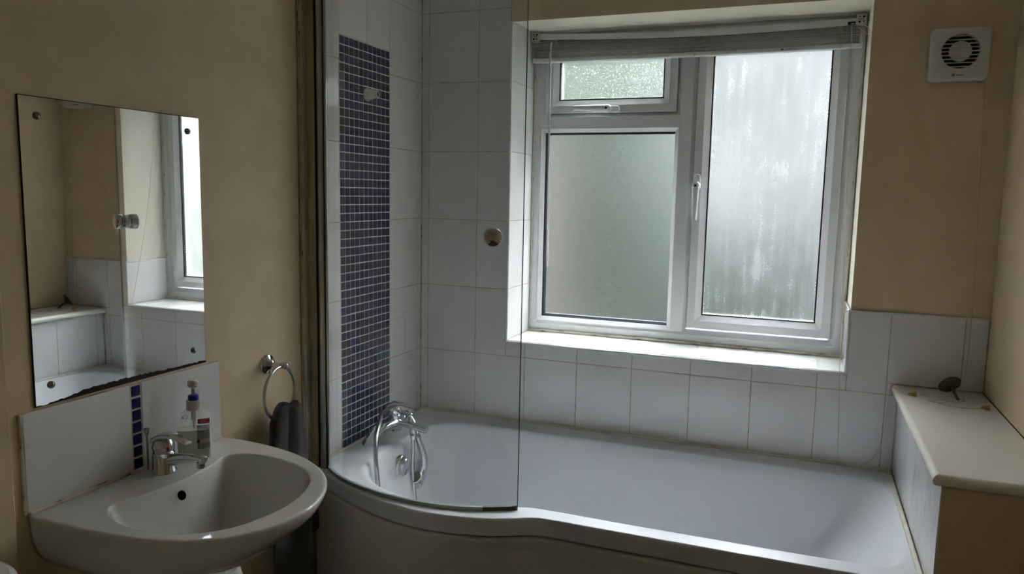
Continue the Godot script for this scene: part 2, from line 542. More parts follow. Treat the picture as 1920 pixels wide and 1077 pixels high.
	for j in range(1, 6):
		var y0: float = max(rows[j], 0.0605)
		var y1: float = min(rows[j + 1], 1.2035)
		lay(back, "tile", Vector3(0.360, (y0 + y1) / 2, -0.1195), B_LEFT, 0.231, y1 - y0 - GAP * 0.6, M.tile)
	lay(back, "tile", Vector3(1.509, 0.157, -0.1195), B_RIGHT, 0.231, 0.1915, M.tile)
	# paler paint inside the opening
	part("reveal_plaster", MB.new().box(Vector3(0.3605, 1.2032, -0.2345), Vector3(1.5165, 1.2046, -0.0081)), M.reveal_paint, back)
	part("reveal_plaster", MB.new().box(Vector3(1.5150, 0.2595, -0.2345), Vector3(1.5161, 1.2032, -0.0081)), M.reveal_paint, back)
	# plastic edge trims round the opening and along the tile top, chrome edge trim beside the shower screen
	var tr := MB.new()
	tr.tube([Vector3(0.351, 0.0525, -0.0025), Vector3(1.516, 0.0525, -0.0025)], 0.0062, 10)
	tr.tube([Vector3(0.3555, 0.0525, -0.0025), Vector3(0.3555, 1.2035, -0.0025)], 0.0058, 10)
	tr.tube([Vector3(1.5130, 0.0525, -0.0025), Vector3(1.5130, 0.2545, -0.0025)], 0.0052, 10)
	part("edge_trim", tr, M.upvc, back)
	part("edge_trim", MB.new().tube([Vector3(1.512, 0.2555, -0.0035), Vector3(XR - 0.001, 0.2555, -0.0035)], 0.0042, 10), M.upvc, back)
	part("edge_trim", MB.new().tube([Vector3(1.5115, 0.2545, -0.233), Vector3(1.5115, 0.2545, -0.004)], 0.0045, 10), M.upvc, back)
	var ct := MB.new()
	var arc := PackedVector2Array()
	for k in 9: arc.append(Vector2(0.0105 * sin(PI / 2 * k / 8.0) - 0.008, 0.0125 * cos(PI / 2 * k / 8.0) - 0.0105))
	ct.box(Vector3(-0.0079, -0.24, 0.7055), Vector3(0.0012, CEIL - 0.002, 0.7175), 0.001)
	ct.tube([Vector3(-0.002, -0.24, 0.7225), Vector3(-0.002, CEIL - 0.002, 0.7225)], 0.006, 12)
	part("edge_trim", ct, M.trim_metal, left)
	part("caulk", MB.new().tube([Vector3(-0.0075, -0.24, 0.7325), Vector3(-0.0075, CEIL - 0.002, 0.7325)], 0.0045, 8), M.caulk, left)

# ---------------------------------------------------------------- window
const ZW := -0.235        # face of the window frame

# a rectangular ring of profile: list of [inset, z] from outside in
func ring_profile(m: MB, x0: float, x1: float, y0: float, y1: float, prof: Array) -> void:
	for i in prof.size() - 1:
		var A: Array = prof[i]
		var B: Array = prof[i + 1]
		var a := [Vector3(x0 + A[0], y0 + A[0], A[1]), Vector3(x1 - A[0], y0 + A[0], A[1]), Vector3(x1 - A[0], y1 - A[0], A[1]), Vector3(x0 + A[0], y1 - A[0], A[1])]
		var b := [Vector3(x0 + B[0], y0 + B[0], B[1]), Vector3(x1 - B[0], y0 + B[0], B[1]), Vector3(x1 - B[0], y1 - B[0], B[1]), Vector3(x0 + B[0], y1 - B[0], B[1])]
		for k in 4:
			var l := (k + 1) % 4
			m.quad(a[k], a[l], b[l], b[k])

func pane(called: String, x0: float, x1: float, y0: float, y1: float, m: Material, parent: Node) -> void:
	var b := MB.new().box(Vector3(x0, y0, ZW - 0.022), Vector3(x1, y1, ZW - 0.017))
	b.uvf = func(p: Vector3) -> Vector2: return Vector2((p.x - x0) / (x1 - x0), (y1 - p.y) / (y1 - y0))
	part(called, b, m, parent)

func build_window() -> void:
	var root := Node3D.new()
	root.name = "window_1"
	add_child(root)
	root.set_meta("kind", "structure")
	tag(root, "white plastic window with three frosted panes above the bath", "window")
	var X0 := 0.353
	var X1 := 1.5155
	var Y0 := 0.061
	var Y1 := 1.2035
	var f := MB.new()
	ring_profile(f, X0, X1, Y0, Y1, [[0.0, ZW - 0.06], [0.0, ZW - 0.004], [0.010, ZW], [0.034, ZW], [0.052, ZW - 0.012], [0.052, ZW - 0.06], [0.0, ZW - 0.06]])
	part("frame", f, M.upvc, root)
	# bottom bead over the sealant joint
	part("sealant", MB.new().tube([Vector3(0.362, 0.0645, ZW + 0.004), Vector3(1.507, 0.0645, ZW + 0.004)], 0.0065, 10), M.sealant, root)
	part("sealant", MB.new().tube([Vector3(0.3635, 0.0665, ZW + 0.002), Vector3(0.3635, 1.2, ZW + 0.002)], 0.0040, 8), M.sealant, root)
	part("sealant", MB.new().tube([Vector3(1.5085, 0.0665, ZW + 0.002), Vector3(1.5085, 1.2, ZW + 0.002)], 0.0050, 8), M.sealant, root)
	# mullion with sloped sides, ending in mitred points on the sill of the frame
	var mu := MB.new()
	var yb := 0.104
	var sec := [[0.908, ZW - 0.014], [0.921, ZW + 0.0005], [0.963, ZW + 0.0005], [0.979, ZW - 0.013]]
	var lowr := PackedVector3Array()
	var topr := PackedVector3Array()
	for k in 4:
		lowr.append(Vector3(sec[k][0], yb + (0.018 if k == 0 or k == 3 else 0.0), sec[k][1]))
		topr.append(Vector3(sec[k][0], 1.17, sec[k][1]))
	lowr.append(Vector3(0.979, yb + 0.018, ZW - 0.06)); lowr.append(Vector3(0.908, yb + 0.018, ZW - 0.06))
	topr.append(Vector3(0.979, 1.17, ZW - 0.06)); topr.append(Vector3(0.908, 1.17, ZW - 0.06))
	mu.loft([lowr, topr], true, true, true, -1)
	part("mullion", mu, M.upvc, root)
	var tm := MB.new()
	var ra := PackedVector3Array()
	var rb := PackedVector3Array()
	for q in [[0.836, ZW - 0.014], [0.852, ZW], [0.893, ZW], [0.907, ZW - 0.012], [0.907, ZW - 0.06], [0.836, ZW - 0.06]]:
		ra.append(Vector3(0.39, q[0], q[1])); rb.append(Vector3(0.922, q[0], q[1]))
	tm.loft([ra, rb], true, true, true, -1)
	part("transom", tm, M.upvc, root)
	# fixed pane lower left: bead, gasket, glass
	var bd := MB.new()
	ring_profile(bd, 0.391, 0.9215, 0.1035, 0.8525, [[0.0, ZW - 0.03], [0.0, ZW - 0.0005], [0.003, ZW], [0.0175, ZW - 0.0125], [0.0175, ZW - 0.03], [0.0, ZW - 0.03]])
	part("glazing_bead", bd, M.upvc, root)
	var sp := MB.new()
	ring_profile(sp, 0.408, 0.909, 0.1205, 0.8355, [[0.0, ZW - 0.028], [0.0, ZW - 0.0135], [0.0025, ZW - 0.0135], [0.0025, ZW - 0.028], [0.0, ZW - 0.028]])
	part("gasket", sp, M.gasket, root)
	var sp2 := MB.new()
	ring_profile(sp2, 0.409, 0.914, 0.1215, 0.8345, [[0.0, ZW - 0.0165], [0.015, ZW - 0.0165], [0.0, ZW - 0.0166]])
	sp2 = MB.new()
	for q in [[0.409, 0.4225, 0.1215, 0.8345], [0.4225, 0.908, 0.1215, 0.1315], [0.4225, 0.908, 0.8275, 0.8345]]:
		sp2.box(Vector3(q[0], q[2], ZW - 0.0290), Vector3(q[1], q[3], ZW - 0.0225), 0.0005)
	part("spacer_bar", sp2, M.spacer, root)
	pane("pane", 0.4095, 0.9075, 0.1225, 0.834, M.frosted, root)
	# opening lights
	sash(root, "sash", 0.410, 0.907, 0.906, 1.153, M.frosted_small)
	sash(root, "sash", 0.979, 1.467, 0.121, 1.153, M.misted)
	handle(root, Vector3(0.672, 0.9185, ZW + 0.0045), Vector3(-1, 0.02, 0), 0.137)
	handle(root, Vector3(0.993, 0.655, ZW + 0.0045), Vector3(0.0, -1, 0), 0.137)

func sash(root: Node, called: String, x0: float, x1: float, y0: float, y1: float, glass: Material) -> void:
	var zf := ZW + 0.004
	var f := MB.new()
	ring_profile(f, x0, x1, y0, y1, [[0.0, ZW - 0.05], [0.0, zf - 0.002], [0.002, zf], [0.0265, zf], [0.0265, zf - 0.0008], [0.028, zf - 0.0008], [0.050, zf - 0.016], [0.050, ZW - 0.05], [0.0, ZW - 0.05]])
	var s := part(called, f, M.upvc, root)
	var gk := MB.new()
	ring_profile(gk, x0 + 0.049, x1 - 0.049, y0 + 0.049, y1 - 0.049, [[0.0, ZW - 0.03], [0.0, zf - 0.0155], [0.0045, zf - 0.0155], [0.0045, ZW - 0.03], [0.0, ZW - 0.03]])
	part("gasket", gk, M.gasket, s)
	pane("pane", x0 + 0.051, x1 - 0.051, y0 + 0.051, y1 - 0.051, glass, s)

func handle(root: Node, at: Vector3, d: Vector3, length: float) -> void:
	var h := Node3D.new()
	h.name = numbered("window_handle", root)
	root.add_child(h, true)
	h.position = at
	var b := Basis(-d.normalized().cross(Vector3(0, 0, 1)), d.normalized(), Vector3(0, 0, 1)).orthonormalized()   # y along the lever
	var bt := Transform3D(b, Vector3())
	part("base_plate", MB.new().slab(rrect(0.026, 0.062, 0.0125), 0.011, bt * Transform3D(Basis(), Vector3(0, 0.002, 0)), 0.003), M.upvc, h)
	var neck := MB.new().lathe([[0.0135, 0.0], [0.0135, 0.027], [0.011, 0.033], [0.0, 0.035]], bt * Transform3D(Basis(Vector3(1, 0, 0), Vector3(0, 0, 1), Vector3(0, -1, 0)), Vector3(0, 0.012, 0.008)), 20)
	part("neck", neck, M.upvc, h)
	var pts := []
	var rad := []
	for p in spline([Vector3(0, 0.004, 0.030), Vector3(0, 0.03, 0.0345), Vector3(0, 0.07, 0.036), Vector3(0, length - 0.02, 0.038), Vector3(0, length, 0.038)], 5):
		pts.append(bt * p); rad.append(0.0135 - 0.0050 * clamp(p.y / length, 0.0, 1.0))
	part("lever", MB.new().tube(pts, rad, 12, 1, Vector2(1.0, 0.75), b.z), M.upvc, h)
	part("key_hole", MB.new().lathe([[0.0042, 0.0], [0.0042, 0.0012]], bt * Transform3D(Basis(Vector3(1, 0, 0), Vector3(0, 0, 1), Vector3(0, -1, 0)), Vector3(0, 0.014, 0.0430)), 14), M.bronze, h)

# ---------------------------------------------------------------- outdoors, blurred by the glass
func blob(m: MB, c: Vector3, r: Vector3, seed_: int) -> void:
	var n := FastNoiseLite.new(); n.seed = seed_; n.frequency = 1.3
	var rings := []
	for i in 11:
		var th := PI * (i / 10.0)
		var ring := PackedVector3Array()
		for j in 16:
			var ph := TAU * j / 16
			var d := Vector3(sin(th) * cos(ph), cos(th), sin(th) * sin(ph))
			ring.append(c + d * r * (1.0 + 0.35 * n.get_noise_3dv(d * 1.5)))
		rings.append(ring)
	m.loft(rings, true, false, false, 1)

func leafy(called: String, label: String, category: String, at: Vector3, size: Vector3, trunk: float, m: Material, seed_: int, count: int) -> void:
	var t := thing(called, label, category, at)
	var r := RandomNumberGenerator.new(); r.seed = seed_
	if trunk > 0.0:
		part("trunk", MB.new().tube([Vector3(0, 0, 0), Vector3(0.05, trunk * 0.6, 0), Vector3(0, trunk + size.y * 0.4, 0.05)], [0.14, 0.10, 0.05], 8), M.bark, t)
	var cr := MB.new()
	for i in count:
		var p := Vector3(r.randf_range(-0.7, 0.7) * size.x, trunk + size.y * r.randf_range(0.15, 0.85), r.randf_range(-0.6, 0.6) * size.z)
		blob(cr, p, Vector3(size.x, size.y * 0.8, size.z) * r.randf_range(0.28, 0.45), seed_ + i)
	part("crown", cr, m, t)

func build_outdoors() -> void:
	struct("ground", MB.new().box(Vector3(-40, -3.5, -60), Vector3(40, -3.3, -0.45)), M.lawn, "grass of the garden outside below the window", "ground")
	var h := thing("outbuilding", "pale rendered outbuilding seen blurred through the lower left pane", "outbuilding", Vector3(-4.2, -3.3, -3.6))
	part("wall", MB.new().box(Vector3(-4, 0, -2), Vector3(3.16, 4.55, 0)), M.render_wall, h)
	var ra := PackedVector3Array([Vector3(-4.2, 4.55, 0.15), Vector3(-4.2, 4.9, -1), Vector3(-4.2, 4.55, -2.2)])
	var rb := PackedVector3Array([Vector3(3.22, 4.55, 0.15), Vector3(3.22, 4.9, -1), Vector3(3.22, 4.55, -2.2)])
	part("roof", MB.new().loft([ra, rb], true, true, true, -1), M.slate, h)
	var g := thing("neighbour_house", "light grey neighbouring house seen blurred through the tall misted pane", "house", Vector3(4.2, -3.3, -11.0))
	part("wall", MB.new().box(Vector3(-4.6, 0, -6), Vector3(8, 8.6, 0)), M.pale_wall, g)
	ra = PackedVector3Array([Vector3(-4.9, 8.6, 0.4), Vector3(-4.9, 11.4, -3), Vector3(-4.9, 8.6, -6.4)])
	rb = PackedVector3Array([Vector3(8.3, 8.6, 0.4), Vector3(8.3, 11.4, -3), Vector3(8.3, 8.6, -6.4)])
	part("roof", MB.new().loft([ra, rb], true, true, true, -1), M.slate, g)
	leafy("tree", "green tree seen blurred through the small upper left pane", "tree", Vector3(-3.9, -3.3, -9.0), Vector3(3.4, 10.0, 1.8), 1.0, M.leaf, 5, 60)
	leafy("bush", "dark bush outside seen blurred at the right of the lower left pane", "bush", Vector3(-0.18, -3.3, -4.4), Vector3(0.62, 4.3, 0.5), 0.2, M.leaf_dark, 9, 22)
	leafy("shrub", "grey green shrub seen blurred low in the tall misted pane", "shrub", Vector3(0.95, -3.3, -7.0), Vector3(1.0, 3.2, 0.9), 0.4, M.leaf_dark, 15, 12)

# ---------------------------------------------------------------- bath
func poly_at(poly: Array, c: Vector2, a: float) -> float:
	var d := Vector2(cos(a), sin(a))
	var best := 0.0
	for i in poly.size():
		var p: Vector2 = poly[i]
		var q: Vector2 = poly[(i + 1) % poly.size()]
		var e := q - p
		var den := d.cross(e)
		if absf(den) < 1e-9: continue
		var t := (p - c).cross(e) / den
		var u := (p - c).cross(d) / den
		if t > 0 and u >= -1e-6 and u <= 1.000001: best = max(best, t)
	return best

func round_poly(poly: Array, r: float, n := 5) -> Array:   # rounded corners
	var o := []
	for i in poly.size():
		var p: Vector2 = poly[i]
		var a: Vector2 = poly[(i - 1 + poly.size()) % poly.size()] - p
		var b: Vector2 = poly[(i + 1) % poly.size()] - p
		var k: float = min(r, min(a.length(), b.length()) * 0.45)
		for j in n + 1:
			var t := float(j) / n
			var p0 := p + a.normalized() * k
			var p2 := p + b.normalized() * k
			o.append(p0.lerp(p, t).lerp(p.lerp(p2, t), t))
	return o

const RIM := -0.242
var BULGE := [Vector2(0.0, 0.700), Vector2(0.086, 0.742), Vector2(0.175, 0.786), Vector2(0.258, 0.820), Vector2(0.355, 0.850), Vector2(0.45, 0.862), Vector2(0.551, 0.856), Vector2(0.638, 0.833), Vector2(0.703, 0.804), Vector2(0.752, 0.779), Vector2(0.80, 0.774), Vector2(0.95, 0.7735)]

func build_bath() -> void:
	var t := thing("bathtub", "white acrylic shower bath with a bulging end under the window", "bathtub", Vector3(0.83, FLOOR, 0.39))
	var b := t.position
	var front := spline(BULGE, 4)
	var outer := [Vector2(0.003, 0.003), Vector2(0.003, 0.70)]
	for p in front:
		if p.x > 0.01: outer.append(p)
	outer.append(Vector2(1.25, 0.770)); outer.append(Vector2(1.6635, 0.760)); outer.append(Vector2(1.6635, 0.003))
	outer.reverse()
	var inn := [Vector2(0.135, 0.20), Vector2(0.130, 0.42), Vector2(0.132, 0.56), Vector2(0.160, 0.665), Vector2(0.245, 0.742), Vector2(0.34, 0.782), Vector2(0.44, 0.797), Vector2(0.54, 0.788), Vector2(0.63, 0.758), Vector2(0.69, 0.728), Vector2(0.745, 0.714), Vector2(0.95, 0.714), Vector2(1.25, 0.710), Vector2(1.50, 0.705), Vector2(1.60, 0.690), Vector2(1.642, 0.60), Vector2(1.650, 0.40), Vector2(1.642, 0.20), Vector2(1.60, 0.120), Vector2(1.50, 0.108), Vector2(0.90, 0.106), Vector2(0.33, 0.108), Vector2(0.20, 0.128)]
	var c := Vector2(0.82, 0.40)
	inn.append(inn[0])
	inn = spline(inn, 3)
	inn.remove_at(inn.size() - 1)
	var ang := []
	var N := 160
	for i in N: ang.append(TAU * i / N)
	for p in [Vector2(0.003, 0.003), Vector2(1.6635, 0.003), Vector2(1.6635, 0.760), Vector2(0.003, 0.70)]: ang.append(fposmod((p - c).angle(), TAU))
	ang.sort()
	var R := func(poly: Array, y: float, grow := 0.0) -> PackedVector3Array:
		var o := PackedVector3Array()
		for a in ang:
			var r := poly_at(poly, c, a) + grow
			o.append(Vector3(c.x + cos(a) * r, y, c.y + sin(a) * r) - b)
		return o
	var I := func(y: float, sl: float, sr: float, sz: float) -> PackedVector3Array:
		var o := PackedVector3Array()
		for a in ang:
			var r := poly_at(inn, c, a)
			var q := Vector2(cos(a), sin(a)) * r
			q.x *= sr if q.x > 0 else sl
			q.y *= sz
			o.append(Vector3(c.x + q.x, y, c.y + q.y) - b)
		return o
	var rings := [R.call(outer, -0.290, -0.012), R.call(outer, -0.2915, -0.003), R.call(outer, -0.2895, -0.0005), R.call(outer, -0.286, 0.0), R.call(outer, RIM - 0.010, 0.0), R.call(outer, RIM - 0.0065, 0.0), R.call(outer, RIM - 0.0030, -0.0012), R.call(outer, RIM - 0.0009, -0.0032), R.call(outer, RIM, -0.0065), R.call(outer, RIM, -0.0085)]
	rings.append_array([I.call(RIM, 1.016, 1.003, 1.040), I.call(RIM, 1.010, 1.002, 1.026), I.call(RIM - 0.002, 1.0, 0.996, 1.0), I.call(RIM - 0.008, 0.992, 0.988, 0.978), I.call(RIM - 0.025, 0.985, 0.972, 0.960), I.call(RIM - 0.08, 0.972, 0.925, 0.930), I.call(RIM - 0.16, 0.955, 0.860, 0.895), I.call(RIM - 0.25, 0.935, 0.780, 0.855), I.call(RIM - 0.32, 0.910, 0.705, 0.815), I.call(RIM - 0.36, 0.87, 0.64, 0.75), I.call(RIM - 0.383, 0.80, 0.55, 0.64), I.call(RIM - 0.392, 0.62, 0.42, 0.42), I.call(RIM - 0.396, 0.30, 0.2, 0.2)])
	var sh := MB.new().loft(rings, true, false, true, 1)
	part("shell", sh, M.acrylic, t, false)
	# overflow dial on the tap end
	var od := Transform3D(basis_along(Vector3(1, -0.12, 0)), Vector3(0.150, -0.315, 0.415) - b)
	var dial := part("overflow_dial", MB.new().lathe([[0.036, -0.012], [0.036, 0.0], [0.0345, 0.003], [0.030, 0.005], [0.030, 0.005], [0.0295, 0.018], [0.027, 0.0205], [0.0, 0.0215]], od, 40), M.chrome, t)
	var ribs := MB.new()
	for k in 16:
		var a := -0.9 + 1.8 * k / 15.0
		ribs.tube([od * Vector3(0.0297 * cos(a), 0.006, 0.0297 * sin(a)), od * Vector3(0.0292 * cos(a), 0.0185, 0.0292 * sin(a))], 0.0011, 5)
	part("grip_ridges", ribs, M.chrome, dial)
	part("set_screw", MB.new().lathe([[0.003, 0.0], [0.003, 0.001]], Transform3D(basis_along(Vector3(0.2, -0.3, 1)), od * Vector3(-0.005, 0.012, 0.0295)), 10), M.black, dial)
	# sealant where bath meets tiles
	part("sealant_bead", MB.new().tube([Vector3(0.007, RIM + 0.001, 0.0066) - b, Vector3(1.656, RIM + 0.001, 0.0066) - b], 0.0060, 8), M.bath_sealant, t)
	part("sealant_bead", MB.new().tube([Vector3(0.0062, RIM + 0.001, 0.007) - b, Vector3(0.0062, RIM + 0.001, 0.66) - b], 0.0054, 8), M.bath_sealant, t)
	part("sealant_bead", MB.new().tube([Vector3(1.6570, RIM + 0.001, 0.007) - b, Vector3(1.6570, RIM + 0.001, 0.755) - b], 0.0066, 8), M.bath_sealant, t)
	# bath panel under the rim
	var pb := Vector3(0.83, FLOOR, 0.76)
	var p := thing("bath_skirt", "cream white curved panel closing the front below the rim of the bath", "bath panel", pb)
	var line := []
	for q in front: line.append(q)
	line.append(Vector2(1.25, 0.770)); line.append(Vector2(1.6615, 0.760))
	line[0] = Vector2(0.004, 0.702)
	var S := func(y: float, off: float) -> PackedVector3Array:
		var o := PackedVector3Array()
		for i in line.size():
			var d: Vector2 = (line[min(i + 1, line.size() - 1)] - line[max(i - 1, 0)]).normalized()
			var q: Vector2 = line[i] + Vector2(d.y, -d.x) * off
			o.append(Vector3(clampf(q.x, 0.004, 1.6615), y, q.y) - pb)
		return o
	var prs := [S.call(FLOOR + 0.001, 0.010), S.call(-0.345, 0.010), S.call(-0.328, 0.009), S.call(-0.318, 0.005), S.call(-0.308, 0.0015), S.call(-0.300, 0.001), S.call(-0.2965, 0.004), S.call(-0.2965, 0.020), S.call(FLOOR + 0.001, 0.020)]
	var pm := MB.new().loft(prs, false, false, false, 1, true)
	part("panel_sheet", pm, M.panel, p, false)

func build_ledge() -> void:
	var t := thing("boxed_ledge", "boxed ledge with white rounded top beyond the right end of the bath", "ledge", Vector3(1.78, FLOOR, 0.41))
	var b := t.position
	part("carcass", shifted(MB.new().box(Vector3(1.672, FLOOR, 0.002), Vector3(XR - 0.001, 0.010, 0.806)), b), M.grout, t)
	# top with half-round edges left and front
	var rr := 0.0125
	var rings := []
	for k in 9:
		var a := -PI / 2 + PI * k / 8.0
		var x := 1.6585 - rr * cos(a)
		var z := 0.815 + rr * cos(a)
		var y := 0.0215 + rr * sin(a)
		rings.append(PackedVector3Array([Vector3(x, y, 0.001) - b, Vector3(x, y, z) - b, Vector3(XR - 0.001, y, z) - b, Vector3(XR - 0.001, y, 0.001) - b]))
	var tp := MB.new()
	for i in rings.size() - 1:
		for j in 4: tp.quad(rings[i][j], rings[i][(j + 1) % 4], rings[i + 1][(j + 1) % 4], rings[i + 1][j], j + 1)
	tp.cap(rings[0], false); tp.cap(rings[-1], true)
	part("top_board", tp, M.gloss_white, t)
	part("front_panel", shifted(MB.new().box(Vector3(1.667, FLOOR + 0.001, 0.806), Vector3(XR - 0.001, 0.0095, 0.8155), 0.001), b), M.paint, t)
	var zs := [0.003, 0.041, 0.241, 0.441, 0.641, 0.815]
	for i in zs.size() - 1:
		var o := lay(t, "side_tile", Vector3(1.665, (RIM + 0.0085) / 2, (zs[i] + zs[i + 1]) / 2) - b, B_RIGHT, zs[i + 1] - zs[i] - 0.0016, 0.0085 - RIM - 0.001, M.tile)
		o.name = o.name
	part("sealant_bead", shifted(MB.new().tube([Vector3(XR - 0.0018, 0.0343, 0.004), Vector3(XR - 0.0018, 0.0343, 0.82)], 0.0013, 6), b), M.mould, t)

# ---------------------------------------------------------------- shower screen
func build_screen() -> void:
	var t := thing("shower_screen", "curved clear glass shower screen standing on the rim of the bath", "shower screen", Vector3(0.06, RIM, 0.70))
	var b := t.position
	var top := 1.17
	var path := spline([Vector2(0.064, 0.703), Vector2(0.115, 0.741), Vector2(0.176, 0.775), Vector2(0.25, 0.800), Vector2(0.334, 0.818), Vector2(0.43, 0.826), Vector2(0.53, 0.816), Vector2(0.61, 0.790), Vector2(0.675, 0.757), Vector2(0.692, 0.746)], 4)
	var off := func(i: int, d: float) -> Vector2:
		var e: Vector2 = (path[min(i + 1, path.size() - 1)] - path[max(i - 1, 0)]).normalized()
		return path[i] + Vector2(-e.y, e.x) * d
	var gl := MB.new()
	var yb := RIM + 0.010
	for side in [-0.0022, 0.0022]:
		var r0 := PackedVector3Array()
		var r1 := PackedVector3Array()
		for i in path.size():
			var q: Vector2 = off.call(i, side)
			r0.append(Vector3(q.x, yb, q.y) - b); r1.append(Vector3(q.x, top, q.y) - b)
		if side < 0: gl.loft([r0, r1], false, false, false, 1)
		else: gl.loft([r1, r0], false, false, false, 2)
	part("glass_pane", gl, M.screen_glass, t, false)
	var ge := MB.new()
	var last: Vector2 = path[-1]
	var q0: Vector2 = off.call(path.size() - 1, -0.0022)
	var q1: Vector2 = off.call(path.size() - 1, 0.0022)
	var e2: Vector2 = (path[-1] - path[-2]).normalized() * 0.0015
	var ra := PackedVector3Array()
	var rb := PackedVector3Array()
	for q in [q0, q1, q1 + e2, q0 + e2]:
		ra.append(Vector3(q.x, yb, q.y) - b); rb.append(Vector3(q.x, top, q.y) - b)
	ge.loft([ra, rb], true, true, true, -1)
	part("glass_edge", ge, M.glass_edge, t)
	# seal along the bottom: clear strip, green with algae at the free end
	for k in 2:
		var sm := MB.new()
		var from := 0 if k == 0 else path.size() - 9
		var upto := path.size() - 8 if k == 0 else path.size()
		var rs := []
		for i in range(from, upto):
			var a: Vector2 = off.call(i, -0.0042)
			var c: Vector2 = off.call(i, 0.0042)
			rs.append(PackedVector3Array([Vector3(a.x, RIM + 0.0005, a.y) - b, Vector3(c.x, RIM + 0.0005, c.y) - b, Vector3(c.x, RIM + 0.011, c.y) - b, Vector3(a.x, RIM + 0.011, a.y) - b]))
		sm.loft(rs, true, true, true, -1)
		part("bottom_seal", sm, M.seal_clear if k == 0 else M.seal_green, t)
	# wall channel and pivot post
	part("wall_channel", shifted(MB.new().box(Vector3(0.0008, RIM + 0.001, 0.672), Vector3(0.0290, top + 0.02, 0.7045), 0.002), b), M.satin, t)
	part("rubber_strip", shifted(MB.new().box(Vector3(0.0290, RIM + 0.002, 0.682), Vector3(0.0330, top + 0.02, 0.7055), 0.0005), b), M.black, t)
	part("pivot_post", shifted(MB.new().tube([Vector3(0.0445, RIM + 0.001, 0.698), Vector3(0.0445, top + 0.02, 0.698)], 0.0115, 20), b), M.satin_bright, t)
	part("rubber_strip", shifted(MB.new().box(Vector3(0.0555, RIM + 0.002, 0.694), Vector3(0.0610, top, 0.704), 0.0005), b), M.black, t)
	part("glass_clamp", shifted(MB.new().tube([Vector3(0.0645, RIM + 0.004, 0.7035), Vector3(0.0645, top, 0.7035)], 0.0042, 10), b), M.chrome, t)
	# round grip bolted through the glass
	var kc := Vector3(0.623, 0.489, 0.781)
	var ax := Vector3(0.42, 0, 0.907)
	var kn := MB.new()
	for s in [-1.0, 1.0]:
		kn.lathe([[0.0215, 0.0035], [0.0215, 0.008], [0.0195, 0.011], [0.0195, 0.011], [0.0235, 0.013], [0.0235, 0.030], [0.022, 0.0325], [0.0, 0.033]], at_dir(kc - b, ax * s), 36)
	part("grip_knob", kn, M.chrome, t)

